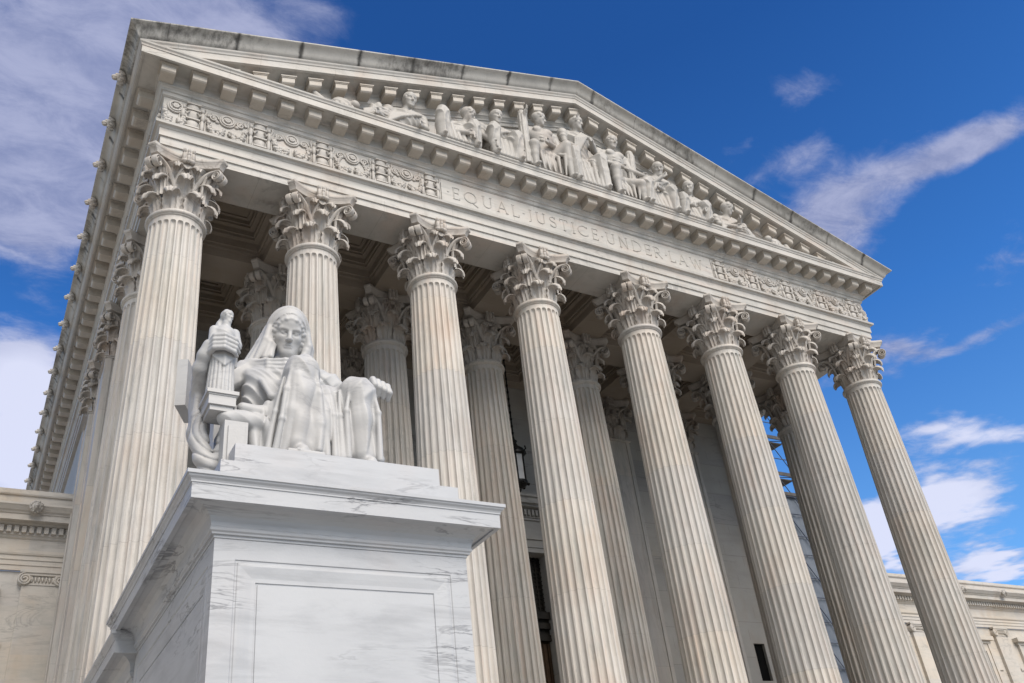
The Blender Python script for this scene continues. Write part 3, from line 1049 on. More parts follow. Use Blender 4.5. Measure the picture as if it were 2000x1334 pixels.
def letters(text, xs, xe_, zb, y):
    out = []
    gap, spc = 0.24, 0.20
    tw = 0
    seq = []
    for ch in text:
        w_ = GLY[ch][0]
        seq.append((ch, tw))
        tw += w_ + gap
    tw -= gap
    k = (xe_ - xs) / (tw * H)
    for ch, off in seq:
        x0 = xs + off * H * k
        mb = MB()
        out.append(mb)
        for g_ in GLY[ch][1]:
            if g_[0] == 'v':
                stroke(mb, (g_[1], g_[2]), (g_[1], g_[3]), g_[4], x0, zb, y)
            elif g_[0] == 'h':
                stroke(mb, (g_[1], g_[3]), (g_[2], g_[3]), g_[4], x0, zb, y)
            elif g_[0] == 's':
                stroke(mb, (g_[1], g_[2]), (g_[1], g_[2] + g_[3]), .05, x0, zb, y)
            elif g_[0] == 'd':
                stroke(mb, (g_[1], g_[2]), (g_[3], g_[4]), g_[5], x0, zb, y)
            elif g_[0] == 'p':
                stroke(mb, (g_[1] - .07, g_[2]), (g_[1] + .07, g_[2]), .14, x0, zb, y)
            else:
                _, cx_, cz_, r, a0, a1, wd = g_
                n = max(4, int(abs(a1 - a0) / 18))
                for i in range(n):
                    t0, t1 = rad(a0 + (a1 - a0) * i / n), rad(a0 + (a1 - a0) * (i + 1) / n)
                    wv = wd * (0.72 + 0.5 * abs(math.cos((t0 + t1) / 2)))
                    stroke(mb, (cx_ + r * math.cos(t0), cz_ + r * math.sin(t0)), (cx_ + r * math.cos(t1), cz_ + r * math.sin(t1)), wv, x0, zb, y)
    return out
for ins in letters('.EQUAL.JUSTICE.UNDER.LAW.', -5.22, 5.22, 20.37, -0.8005):
    sub(ins, 'carved_letter', 'facade', frieze)

# ---------------------------------------------------------------- portico ceiling: beams and coffers
a = MB()
zt = 20.75
BW = 0.62
for y0, y1 in ((ROW - BW, ROW + BW),):
    a.box(-C + 0.668, C - 0.668, y0, y1, ZA + 0.003, zt)
ys = [(0.668, ROW - BW), (ROW + BW, YW - 0.45)]
for x in CX[1:-1]:
    for y0, y1 in ys:
        a.box(x - BW, x + BW, y0 + 0.001, y1 - 0.001, ZA + 0.006, zt)
a.box(-C + 0.668, C - 0.668, YW - 0.45, YW + 0.3, ZA + 0.009, zt)
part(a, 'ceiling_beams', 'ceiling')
xb = [(-C + 0.668, CX[1] - BW)] + [(CX[i] + BW, CX[i + 1] - BW) for i in range(1, 6)] + [(CX[6] + BW, C - 0.668)]
for x0, x1 in xb:
    for y0, y1 in ys:
        cof = MB()
        ins_, z_ = 0.0, ZA + 0.30
        for di, dz_ in ((0.10, 0.10), (0.06, 0.26), (0.16, 0.10), (0.05, 0.18), (0.14, 0.08), (0.05, 0.14), (0.10, 0.06)):
            # a flat step, then a riser
            X0, X1, Y0, Y1 = x0 + ins_, x1 - ins_, y0 + ins_, y1 - ins_
            i2 = ins_ + di
            x2, x3, y2, y3 = x0 + i2, x1 - i2, y0 + i2, y1 - i2
            vs = [(X0, Y0, z_), (X1, Y0, z_), (X1, Y1, z_), (X0, Y1, z_), (x2, y2, z_), (x3, y2, z_), (x3, y3, z_), (x2, y3, z_),
                  (x2, y2, z_ + dz_), (x3, y2, z_ + dz_), (x3, y3, z_ + dz_), (x2, y3, z_ + dz_)]
            fs = []
            for k in range(4):
                j = (k + 1) % 4
                fs.append((j, k, 4 + k, 4 + j))
                fs.append((4 + j, 4 + k, 8 + k, 8 + j))
            cof.add(vs, fs)
            ins_, z_ = i2, z_ + dz_
        cof.add([(x0 + ins_, y0 + ins_, z_), (x1 - ins_, y0 + ins_, z_), (x1 - ins_, y1 - ins_, z_), (x0 + ins_, y1 - ins_, z_)], [(3, 2, 1, 0)])
        cx_, cy_ = (x0 + x1) / 2, (y0 + y1) / 2
        for k in range(8):
            cof.ball((cx_ + 0.13 * math.cos(k * PI / 4), cy_ + 0.13 * math.sin(k * PI / 4), z_ - 0.02), (0.07, 0.07, 0.05), 6, 5)
        cof.ball((cx_, cy_, z_ - 0.04), 0.07, 6, 5)
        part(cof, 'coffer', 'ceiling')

# ---------------------------------------------------------------- back wall with the door, side walls
DW, DT = 1.78, 12.37
a = MB()
a.box(-13.32, -DW - 0.40, YW, YW + 0.8, ZS, zt)
a.box(DW + 0.40, 10.87, YW, YW + 0.8, ZS, zt)
a.box(11.43, 13.32, YW, YW + 0.8, ZS, zt)
a.box(10.87, 11.43, YW, YW + 0.8, ZS, 8.02)
a.box(10.87, 11.43, YW, YW + 0.8, 9.44, zt)
a.box(-DW - 0.40, DW + 0.40, YW, YW + 0.8, DT + 0.45, zt)
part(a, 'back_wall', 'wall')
for sg in (-1, 1):
    a = MB()
    x0, x1 = sorted((sg * 13.32, sg * 12.5))
    a.box(x0, x1, YW + 0.8, YB, 0.0, 19.9)
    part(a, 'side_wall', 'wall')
# door surround with its own entablature
a = MB()
for sg in (-1, 1):
    x0, x1 = sorted((sg * DW, sg * (DW + 0.40)))
    a.box(x0, x1, YW - 0.06, YW + 0.5, ZS, DT + 0.45)
    x0, x1 = sorted((sg * (DW + 0.10), sg * (DW + 0.403)))
    a.box(x0, x1, YW - 0.10, YW - 0.06, ZS, DT + 0.45)
a.box(-DW, DW, YW - 0.06, YW + 0.5, DT, DT + 0.45)
a.box(-DW - 0.403, DW + 0.403, YW - 0.10, YW - 0.06, DT + 0.17, DT + 0.45)
a.box(-DW - 0.45, DW + 0.45, YW - 0.16, YW + 0.0, DT + 0.45, DT + 0.60)
a.box(-DW - 0.38, DW + 0.38, YW - 0.06, YW - 0.002, DT + 0.60, DT + 1.20)
a.box(-DW - 0.44, DW + 0.44, YW - 0.12, YW - 0.002, DT + 1.20, DT + 1.28)
a.box(-DW - 0.48, DW + 0.48, YW - 0.16, YW - 0.002, DT + 1.28, DT + 1.62)
k = -DW - 0.46
while k < DW + 0.44:
    a.box(k, k + 0.09, YW - 0.26, YW - 0.16, DT + 1.33, DT + 1.55)
    k += 0.16
a.box(-DW - 0.62, DW + 0.62, YW - 0.40, YW - 0.002, DT + 1.62, DT + 1.70)
a.box(-DW - 0.72, DW + 0.72, YW - 0.52, YW - 0.002, DT + 1.70, DT + 1.92)
a.box(-DW - 0.80, DW + 0.80, YW - 0.60, YW - 0.002, DT + 1.92, DT + 2.02)
a.box(-DW - 0.62, DW + 0.62, YW - 0.12, YW - 0.002, DT + 2.02, DT + 2.20)
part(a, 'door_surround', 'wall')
# bronze door
a = MB()
a.box(-DW, DW, YW + 0.46, YW + 0.5, ZS, 9.35)
for sg in (-1, 1):
    for k in range(4):
        z0 = ZS + 0.25 + k * 1.52
        x0, x1 = sorted((sg * 0.12, sg * (DW - 0.15)))
        a.box(x0, x1, YW + 0.42, YW + 0.46, z0, z0 + 1.32)
        a.box(x0 + 0.14, x1 - 0.14, YW + 0.39, YW + 0.42, z0 + 0.14, z0 + 1.18)
    for k in range(9):
        xx = sg * (0.16 + k * 0.185)
        a.box(xx - 0.02, xx + 0.02, YW + 0.36, YW + 0.39, ZS + 0.2, 9.25)
door = part(a, 'door', 'bronze')
a = MB()
for z0, z1, y_ in ((9.35, 9.55, 0.30), (9.55, 9.75, 0.38), (9.75, 9.95, 0.26), (9.95, 10.08, 0.34), (10.08, 10.32, 0.20)):
    a.box(-DW, DW, YW + y_, YW + 0.5, z0, z1)
a.box(-DW, DW, YW + 0.48, YW + 0.5, 10.32, DT)
for k in range(23):
    xx = -DW + 0.08 + k * (2 * DW - 0.16) / 22
    a.box(xx - 0.018, xx + 0.018, YW + 0.42, YW + 0.46, 10.32, DT)
for k in range(13):
    z0 = 10.42 + k * 0.155
    a.box(-DW, DW, YW + 0.43, YW + 0.47, z0 - 0.015, z0 + 0.015)
for xx in (-0.9, 0.9):
    a.box(xx - 0.06, xx + 0.06, YW + 0.38, YW + 0.46, 10.32, DT)
sub(a, 'transom', 'grille', door)
a = MB()
a.box(10.875, 11.425, YW + 0.12, YW + 0.16, 8.02, 9.44)
part(a, 'window', 'black')

# ================================================================ side wings
def wing(sg, label):
    o = thing('wing_building', label, 'building wing', (sg * 40, 18, 0))
    L = Vector(o.location)
    x0, x1 = 13.325, 72.0
    Y = 12.2
    def fin(mb, name, mat, parent=None, smooth=None):
        mb.v = [(sg * x - L.x, y - L.y, z - L.z) for x, y, z in mb.v]
        if sg < 0:
            mb.f = [tuple(reversed(f)) for f in mb.f]
        return mb.build(name, mat, parent or o, smooth)
    pil = [13.96 + 7.15 * k for k in range(8)]
    wins = [13.96 + 7.15 * (k + 0.5) for k in range(7)]
    a = MB()
    a.box(x0, x1, Y + 0.25, YB, 0, 12.40)      # core
    xs = [x0]
    for wx in wins:
        xs += [wx - 1.75, wx + 1.75]
    xs.append(x1)
    for k in range(0, len(xs), 2):
        a.box(xs[k], xs[k + 1], Y, Y + 0.25, 0, 12.395)
    for wx in wins:
        a.box(wx - 1.75, wx + 1.75, Y, Y + 0.25, 11.05, 12.395)
        a.box(wx - 1.75, wx + 1.75, Y, Y + 0.25, 0, 5.2)
        a.box(wx - 1.75, wx + 1.75, Y + 0.06, Y + 0.25, 8.6, 9.6)
    fin(a, 'wall', 'wing')
    prof = [(0.0, 12.40), (0.10, 12.401), (0.10, 12.56), (0.13, 12.565), (0.13, 12.72), (0.16, 12.725), (0.16, 12.86), (0.20, 12.88), (0.22, 12.93), (0.08, 12.94),
            (0.08, 13.42), (0.13, 13.46), (0.16, 13.52), (0.20, 13.53), (0.20, 13.80), (0.30, 13.82), (0.36, 13.87), (0.62, 13.875), (0.62, 14.06), (0.66, 14.08), (0.68, 14.12),
            (0.74, 14.16), (0.82, 14.26), (0.86, 14.30), (0.86, 14.36), (0.12, 14.40), (0.12, 14.88), (0.18, 14.90), (0.20, 14.94), (0.20, 15.09), (-0.6, 15.10)]
    a = MB()
    a.grid([[(x0, Y - f, z), (x1, Y - f, z)] for f, z in prof])
    ent = fin(a, 'entablature', 'wing')
    a = MB()
    k = x0 + 0.05
    while k < x1:
        a.box(k, k + 0.13, Y - 0.33, Y - 0.20, 13.58, 13.79)
        k += 0.215
    fin(a, 'dentil_course', 'wing', ent)
    lm = None
    for wx in [13.96 + 0.55 + 7.15 * k for k in range(3)] + [13.96 + 0.75 + 7.15 * k for k in range(3, 8)]:
        for w2 in (wx, wx + 3.575):
            if lm is None:
                lm = lion0.data
            c_ = link('lion_head', lm, ent)
            c_.location = (sg * w2 - L.x, Y - 0.86 - L.y, 14.24 - L.z)
            c_.rotation_euler = (0, 0, PI / 2)
            c_.scale = (0.8, 0.8, 0.8)
    # pilasters with scroll capitals
    p0 = None
    for px in pil:
        if p0 is None:
            mb = MB()
            mb.box(-0.56, 0.56, -0.16, 0, 0, 11.92)
            p0 = mb.build('pilaster', 'wing', o)
            cb = MB()
            for s_ in (-1, 1):
                pts = []
                for i in range(40):
                    t_ = i / 39
                    a_ = rad(90) + s_ * rad(-1) * 0 + (-s_) * rad(810) * t_
                    r = 0.20 * (1 - 0.82 * t_)
                    pts.append((s_ * 0.50 + r * math.cos(a_), -0.22, 12.10 + r * math.sin(a_)))
                cb.tube(pts, 0.036, 6)
                n = 20
                cb.add([(s_ * 0.50 + 0.20 * math.cos(2 * PI * i / n), -0.20, 12.10 + 0.20 * math.sin(2 * PI * i / n)) for i in range(n)] +
                       [(s_ * 0.50 + 0.20 * math.cos(2 * PI * i / n), 0.0, 12.10 + 0.20 * math.sin(2 * PI * i / n)) for i in range(n)],
                       [tuple(range(n)), *[(i, i + n, (i + 1) % n + n, (i + 1) % n) for i in range(n)]])
            cb.box(-0.52, 0.52, -0.22, 0, 12.22, 12.30)
            cb.box(-0.66, 0.66, -0.26, 0, 12.30, 12.398)
            cb.box(-0.50, 0.50, -0.19, 0, 11.92, 11.96)
            cb.box(-0.48, 0.48, -0.15, 0, 11.961, 12.219)
            for i in range(7):
                cb.ball((-0.30 + 0.10 * i, -0.16, 12.10), (0.042, 0.07, 0.10), 6, 6)
            cp = cb.build('scroll_capital', 'wing', p0, 50, fix=True)
            q = p0
        else:
            q = p0.copy()
            COL.objects.link(q)
            q.parent = o
            c2 = cp.copy()
            COL.objects.link(c2)
            c2.parent = q
        q.location = (sg * px - L.x, Y - 0.002 - L.y, -L.z)
    w0 = None
    for wx in wins:
        if w0 is None:
            mb = MB()
            mb.box(-1.72, 1.72, 0.20, 0.24, 5.2, 11.05)
            w0 = mb.build('window', 'black', o)
            fb = MB()
            for s_ in (-1, 1):
                xa_, xb_ = sorted((s_ * 1.75, s_ * 2.15))
                fb.box(xa_, xb_, -0.10, 0, 5.0, 11.45)
                xa_, xb_ = sorted((s_ * 2.02, s_ * 2.22))
                fb.box(xa_, xb_, -0.15, 0, 5.0, 11.45)
            fb.box(-1.75, 1.75, -0.10, 0, 11.05, 11.45)
            fb.box(-2.30, 2.30, -0.17, 0, 11.45, 11.60)
            fb.box(-2.45, 2.45, -0.34, 0, 11.60, 11.82)
            fb.box(-2.75, 2.75, -0.06, 0, 10.02, 10.14)
            fb.box(-1.0, -0.9, 0.12, 0.2, 5.2, 11.05)
            fb.box(0.9, 1.0, 0.12, 0.2, 5.2, 11.05)
            fr = fb.build('window_frame', 'wing', w0)
            q = w0
        else:
            q = w0.copy()
            COL.objects.link(q)
            q.parent = o
            c2 = fr.copy()
            COL.objects.link(c2)
            c2.parent = q
        q.location = (sg * wx - L.x, Y - 0.004 - L.y, -L.z)
    return o
wing(-1, 'lower marble wing left of the portico, at the edge behind the statue pedestal')
wing(1, 'lower marble wing right of the portico, seen past the rightmost columns')

# ================================================================ hanging lantern
lan = thing('hanging_lantern', 'black iron lantern hanging on a rod in front of the central doorway', 'lantern', (0.0, 5.4, 13.86))
lan.scale = (1.35, 1.35, 1.18)
b_ = MB()
b_.lathe([(0.02, 0.0), (0.05, 0.06), (0.03, 0.11), (0.12, 0.14), (0.20, 0.20), (0.235, 0.26), (0.235, 0.32), (0.20, 0.34)], 12, cap=True)
b_.lathe([(0.20, 1.18), (0.26, 1.20), (0.26, 1.27), (0.21, 1.30), (0.24, 1.36), (0.16, 1.44), (0.10, 1.48), (0.06, 1.60), (0.09, 1.66), (0.03, 1.74), (0.03, 1.80)], 12, cap=True)
for k in range(6):
    a_ = k * PI / 3
    b_.tube([(0.215 * math.cos(a_), 0.215 * math.sin(a_), 0.30), (0.215 * math.cos(a_), 0.215 * math.sin(a_), 1.22)], 0.018, 6)
    b_.tube([(0.24 * math.cos(a_), 0.24 * math.sin(a_), 1.25), (0.32 * math.cos(a_), 0.32 * math.sin(a_), 1.30), (0.30 * math.cos(a_), 0.30 * math.sin(a_), 1.40)], 0.022, 6)
    b_.ball((0.24 * math.cos(a_ + 0.5), 0.24 * math.sin(a_ + 0.5), 0.22), 0.045, 6, 5)
b_.build('lantern_frame', 'iron', lan, 40)
b_ = MB()
b_.lathe([(0.185, 0.33), (0.185, 1.19)], 6)
b_.build('glass', 'lampglass', lan)
b_ = MB()
b_.tube([(0, 0, 1.78), (0, 0, 6.4)], 0.022, 6)
for k in range(18):
    b_.ball((0, 0, 1.95 + k * 0.24), (0.035, 0.035, 0.07), 6, 5)
b_.build('chain', 'iron', lan, 40)

# ================================================================ scaffold tower beyond the right end
sc = thing('scaffold_tower', 'grey netted scaffold tower with bare pipes on top, behind the right side of the portico', 'scaffold', (16.5, 11.0, 0))
SX0, SX1, SY0, SY1 = -1.45, 1.35, -2.6, 1.6
b_ = MB()
zs = [2.0 * k for k in range(0, 12)]
for x in (SX0, 0, SX1):
    for y in (SY0, SY1):
        b_.tube([(x, y, 0), (x, y, 22.3 - 0.4 * (x > 1))], 0.03, 6)
for z in zs[1:]:
    for y in (SY0, SY1):
        for dz_ in (0.0, 0.9):
            b_.tube([(SX0 - .2, y, z + dz_), (SX1 + .2, y, z + dz_)], 0.026, 6)
    for x in (SX0, 0, SX1):
        b_.tube([(x, SY0 - .15, z), (x, SY1 + .15, z)], 0.026, 6)
    for y in (SY0, SY1):
        b_.tube([(SX0, y, z - 2), (0, y, z)], 0.022, 6)
        b_.tube([(SX1, y, z - 2), (0, y, z)], 0.022, 6)
    for x in (SX0, SX1):
        b_.tube([(x, SY0, z - 2), (x, SY1, z)], 0.022, 6)
b_.build('pipes', 'pipe', sc, 60)
b_ = MB()
P = []
for k in range(60):
    z = 0.1 + k * 17.0 / 59
    P.append([(SX0 + (SX1 - SX0) * i / 24, SY0 + 0.10 + 0.02 * math.sin(i * 1.9 + z * 0.7) + 0.012 * math.sin(z * 1.3 + i), z) for i in range(25)])
b_.grid(P)
P2 = [[(SX0 + 0.10 + 0.03 * math.sin(i * 1.9 + z[0][2]), SY0 + 0.1 + (SY1 - SY0 - 0.1) * i / 16, z[0][2]) for i in range(17)] for z in P]
b_.grid(P2, flip=True)
b_.build('netting', 'net', sc, 60)
for z in (16.95, 18.0, 20.0):
    b_ = MB()
    for k in range(5):
        b_.box(SX0, SX1, SY0 + 0.3 + k * 0.72, SY0 + 0.95 + k * 0.72, z - 0.06, z)
    b_.box(SX0, SX1, SY0 - 0.03, SY0 + 0.02, z, z + 0.17)
    b_.build('platform', 'plank', sc)
# ================================================================ carved figures: smooth-blended volumes turned into one surface
class SDF:
    def __init__(s, lo, hi, h):
        s.lo = np.array(lo, float)
        s.h = h
        n = np.ceil((np.array(hi) - s.lo) / h).astype(int) + 1
        s.ax = [s.lo[i] + h * np.arange(n[i]) for i in range(3)]
        s.f = np.full(tuple(n), 0.6, np.float32)
    def win(s, lo, hi, mar):
        out = []
        for i in range(3):
            a_ = int(max(0, math.floor((lo[i] - mar - s.lo[i]) / s.h)))
            b_ = int(min(len(s.ax[i]), math.ceil((hi[i] + mar - s.lo[i]) / s.h) + 1))
            out.append(slice(a_, max(a_, b_)))
        return tuple(out)
    def put(s, fn, lo, hi, k, mode):
        wd = s.win(lo, hi, k + 3 * s.h + 0.06)
        x = s.ax[0][wd[0]][:, None, None]
        y = s.ax[1][wd[1]][None, :, None]
        z = s.ax[2][wd[2]][None, None, :]
        if 0 in (x.size, y.size, z.size):
            return
        d_ = fn(x, y, z).astype(np.float32)
        f = s.f[wd]
        if mode == 'u':
            hh = np.clip(0.5 + 0.5 * (f - d_) / k, 0, 1)
            s.f[wd] = f * (1 - hh) + d_ * hh - k * hh * (1 - hh)
        else:
            d_ = -d_
            hh = np.clip(0.5 - 0.5 * (f - d_) / k, 0, 1)
            s.f[wd] = f * (1 - hh) + d_ * hh + k * hh * (1 - hh)
    def caps(s, a_, b_, ra, rb=None, k=0.05, fold=None, mode='u', flat=None):
        a_, b_ = np.array(a_, float), np.array(b_, float)
        rb = ra if rb is None else rb
        v = b_ - a_
        L2 = float(v @ v) + 1e-12
        R = max(ra, rb)
        fl = flat or (1.0, 1.0, 1.0)
        def fn(x, y, z):
            px, py, pz = x - a_[0], y - a_[1], z - a_[2]
            t_ = np.clip((px * v[0] + py * v[1] + pz * v[2]) / L2, 0, 1)
            d_ = np.sqrt(((px - t_ * v[0]) / fl[0]) ** 2 + ((py - t_ * v[1]) / fl[1]) ** 2 + ((pz - t_ * v[2]) / fl[2]) ** 2) - (ra + (rb - ra) * t_)
            return d_ + (fold(x, y, z) if fold else 0)
        s.put(fn, np.minimum(a_, b_) - R * max(fl), np.maximum(a_, b_) + R * max(fl), k, mode)
    def chain(s, pts, rr, k=0.05, fold=None, mode='u', flat=None):
        for i in range(len(pts) - 1):
            s.caps(pts[i], pts[i + 1], rr[i] if hasattr(rr, '__len__') else rr, rr[i + 1] if hasattr(rr, '__len__') else rr, k, fold, mode, flat)
    def ell(s, c, r, k=0.05, R=None, fold=None, mode='u'):
        c, r = np.array(c, float), np.array(r, float)
        Rm = np.array(R, float) if R is not None else np.eye(3)      # rows: local axes
        ext = np.sqrt(((Rm.T * r) ** 2).sum(1))
        def fn(x, y, z):
            px, py, pz = x - c[0], y - c[1], z - c[2]
            q = [(px * Rm[i, 0] + py * Rm[i, 1] + pz * Rm[i, 2]) for i in range(3)]
            k0 = np.sqrt(sum((q[i] / r[i]) ** 2 for i in range(3)))
            k1 = np.sqrt(sum((q[i] / r[i] ** 2) ** 2 for i in range(3))) + 1e-9
            return k0 * (k0 - 1) / k1 + (fold(x, y, z) if fold else 0)
        s.put(fn, c - ext, c + ext, k, mode)
    def box(s, c, hf, rnd=0.02, k=0.02, R=None, fold=None, mode='u'):
        c, hf = np.array(c, float), np.array(hf, float) - rnd
        Rm = np.array(R, float) if R is not None else np.eye(3)
        ext = np.sqrt(((Rm.T * (hf + rnd)) ** 2).sum(1)) * 1.5
        def fn(x, y, z):
            px, py, pz = x - c[0], y - c[1], z - c[2]
            q = [np.abs(px * Rm[i, 0] + py * Rm[i, 1] + pz * Rm[i, 2]) - hf[i] for i in range(3)]
            return np.sqrt(sum(np.maximum(v, 0) ** 2 for v in q)) + np.minimum(np.maximum(np.maximum(q[0], q[1]), q[2]), 0) - rnd + (fold(x, y, z) if fold else 0)
        s.put(fn, c - ext, c + ext, k, mode)
    def mesh(s, name):
        f = s.f
        f[0], f[-1], f[:, 0], f[:, -1], f[:, :, 0], f[:, :, -1] = 1, 1, 1, 1, 1, 1
        ins_ = f < 0
        n = np.array(f.shape) - 1
        cnt = np.zeros(tuple(n), np.int8)
        offs = [(i, j, k) for i in (0, 1) for j in (0, 1) for k in (0, 1)]
        for o in offs:
            cnt += ins_[o[0]:o[0] + n[0], o[1]:o[1] + n[1], o[2]:o[2] + n[2]]
        cells = np.argwhere((cnt > 0) & (cnt < 8))
        idx = np.full(tuple(n), -1, np.int32)
        idx[cells[:, 0], cells[:, 1], cells[:, 2]] = np.arange(len(cells))
        val = {o: f[cells[:, 0] + o[0], cells[:, 1] + o[1], cells[:, 2] + o[2]] for o in offs}
        acc = np.zeros((len(cells), 3))
        num = np.zeros(len(cells))
        for o in offs:
            for a_ in range(3):
                if o[a_] == 0:
                    o2 = tuple(1 if i == a_ else o[i] for i in range(3))
                    v0, v1 = val[o], val[o2]
                    cr = (v0 < 0) != (v1 < 0)
                    t_ = np.where(cr, v0 / np.where(cr, v0 - v1, 1), 0)
                    p = np.tile(np.array(o, float), (len(cells), 1))
                    p[:, a_] += t_
                    acc += p * cr[:, None]
                    num += cr
        verts = (cells + acc / num[:, None]) * s.h + s.lo
        faces = []
        for a_ in range(3):
            b_, c_ = (a_ + 1) % 3, (a_ + 2) % 3
            sl0 = [slice(1, -1)] * 3
            sl1 = [slice(1, -1)] * 3
            sl0[a_] = slice(0, -1)
            sl1[a_] = slice(1, None)
            s0, s1 = ins_[tuple(sl0)], ins_[tuple(sl1)]
            for sign, msk in ((1, s0 & ~s1), (-1, ~s0 & s1)):
                e = np.argwhere(msk)
                if not len(e):
                    continue
                for q in range(3):
                    if q != a_:
                        e[:, q] += 1
                def cell(db, dc):
                    p = e.copy()
                    p[:, b_] -= db
                    p[:, c_] -= dc
                    return idx[p[:, 0], p[:, 1], p[:, 2]]
                quad = np.stack([cell(1, 1), cell(0, 1), cell(0, 0), cell(1, 0)], 1)
                faces.append(quad if sign > 0 else quad[:, ::-1])
        faces = np.concatenate(faces)
        lab = np.arange(len(verts))
        while True:             # label the connected pieces, keep the big ones
            new = lab.copy()
            mn = lab[faces].min(1)
            for q in range(4):
                np.minimum.at(new, faces[:, q], mn)
            new = new[new]
            if (new == lab).all():
                break
            lab = new
        cts = np.bincount(lab, minlength=len(verts))
        keep = cts[lab] > max(150, 0.02 * len(verts))
        remap = np.cumsum(keep) - 1
        verts = verts[keep]
        faces = remap[faces[keep[faces].all(1)]]
        me = bpy.data.meshes.new(name)
        me.vertices.add(len(verts))
        me.vertices.foreach_set('co', verts.astype(np.float32).ravel())
        me.loops.add(faces.size)
        me.loops.foreach_set('vertex_index', faces.astype(np.int32).ravel())
        me.polygons.add(len(faces))
        me.polygons.foreach_set('loop_start', np.arange(0, faces.size, 4, dtype=np.int32))
        me.update(calc_edges=True)
        me.validate()
        me.shade_smooth()
        return me

def frame(fw, up=(0, 0, 1)):
    """rows: right (the figure's own left), forward, up"""
    f = np.array(fw, float)
    f /= np.linalg.norm(f)
    u = np.array(up, float)
    r = np.cross(u, f)
    r /= np.linalg.norm(r)
    u = np.cross(f, r)
    return np.array([r, f, u])

def head(S, c, fw, sc, up=(0, 0, 1), k=1.0, hair=True, hood=False, crown=False, beard=False, fine=True):
    """face with brow, eyes, nose, mouth and chin; sc = half the height of the head"""
    Rm = frame(fw, up)
    c = np.array(c, float)
    W = lambda x, f, u: c + sc * (x * Rm[0] + f * Rm[1] + u * Rm[2])
    E = lambda p, r, kk=0.05, mode='u': S.ell(W(*p), np.array(r) * sc, kk * sc * k, Rm, None, mode)
    Cp = lambda p, q, ra, rb=None, kk=0.05, mode='u': S.caps(W(*p), W(*q), ra * sc, (rb if rb is not None else ra) * sc, kk * sc * k, None, mode)
    E((0, -0.10, 0.22), (0.66, 0.80, 0.78), 0.2)
    E((0, 0.18, -0.38), (0.45, 0.55, 0.60), 0.22)
    E((0, 0.56, -0.83), (0.19, 0.16, 0.15), 0.2)
    for sg in (-1, 1):
        E((sg * 0.34, 0.42, -0.16), (0.20, 0.22, 0.20), 0.2)
        Cp((sg * 0.39, 0.28, -0.42), (sg * 0.13, 0.55, -0.80), 0.10, 0.10, 0.25)
    E((0, 0.42, 0.42), (0.46, 0.27, 0.34), 0.25)
    Cp((-0.34, 0.58, 0.20), (0.34, 0.58, 0.20), 0.115, None, 0.12)
    if fine:
        for sg in (-1, 1):
            E((sg * 0.27, 0.76, 0.05), (0.19, 0.20, 0.125), 0.08, 's')
            E((sg * 0.27, 0.56, 0.045), (0.125, 0.115, 0.085), 0.015)
            Cp((sg * 0.14, 0.655, 0.105), (sg * 0.40, 0.60, 0.095), 0.035, 0.03, 0.02)
            Cp((sg * 0.15, 0.64, -0.02), (sg * 0.38, 0.59, -0.01), 0.025, 0.02, 0.03)
            E((sg * 0.27 + 0.03, 0.69, 0.04), (0.05, 0.06, 0.05), 0.01, 's')
            Cp((sg * 0.12, 0.70, 0.20), (sg * 0.44, 0.58, 0.20), 0.05, 0.04, 0.05)
            E((sg * 0.09, 0.80, -0.27), (0.075, 0.085, 0.06), 0.05)
    Cp((0, 0.66, 0.18), (0, 0.86, -0.24), 0.075, 0.10, 0.07)
    if fine:
        for sg in (-1, 1):
            Cp((0, 0.695, -0.475), (sg * 0.16, 0.655, -0.515), 0.05, 0.035, 0.06)
        Cp((-0.07, 0.715, -0.465), (0.07, 0.715, -0.465), 0.05, None, 0.05)
        Cp((-0.11, 0.69, -0.575), (0.11, 0.69, -0.575), 0.062, None, 0.05)
        for sg in (-1, 1):
            Cp((0, 0.76, -0.525), (sg * 0.18, 0.70, -0.555), 0.020, 0.018, 0.02, 's')
    if beard:
        E((0, 0.52, -0.85), (0.34, 0.26, 0.36), 0.1)
    if hair:
        for i in range(15):
            a_ = rad(-105 + 210 * i / 14)
            E((0.60 * math.sin(a_), 0.34 - 0.10 * abs(math.sin(a_)) + 0.06 * (i % 2), 0.13 + 0.64 * math.cos(a_) * (1.0 if abs(a_) < 1.6 else 0.9)), (0.13, 0.15, 0.11), 0.04)
        for i in range(11):
            a_ = rad(-90 + 180 * i / 10)
            E((0.60 * math.sin(a_), -0.05, 0.28 + 0.66 * math.cos(a_)), (0.16, 0.24, 0.14), 0.08)
        if not hood:
            E((0, -0.32, 0.22), (0.66, 0.62, 0.66), 0.1)
    if crown:
        for i in range(7):
            a_ = rad(-90 + 180 * i / 6)
            Cp((0.6 * math.sin(a_), 0.30, 0.45 + 0.45 * math.cos(a_)), (0.95 * math.sin(a_), 0.35, 0.60 + 0.85 * math.cos(a_)), 0.09, 0.04, 0.05)
    return W

def hand(S, wrist, palm, fingers, sc, thumb=None, k=0.02):
    """palm block plus five separate fingers given as point chains"""
    S.caps(wrist, palm, 0.060 * sc, 0.075 * sc, k * 2, flat=None)
    for i, ch in enumerate(fingers):
        rr = (0.032, 0.036, 0.035, 0.030)[i % 4] * sc
        S.chain([palm] + ch, [rr * 1.25] + [rr, rr * 0.95, rr * 0.8][:len(ch)], k)
    if thumb:
        S.chain([wrist] + thumb, [0.036 * sc, 0.036 * sc, 0.028 * sc], k)

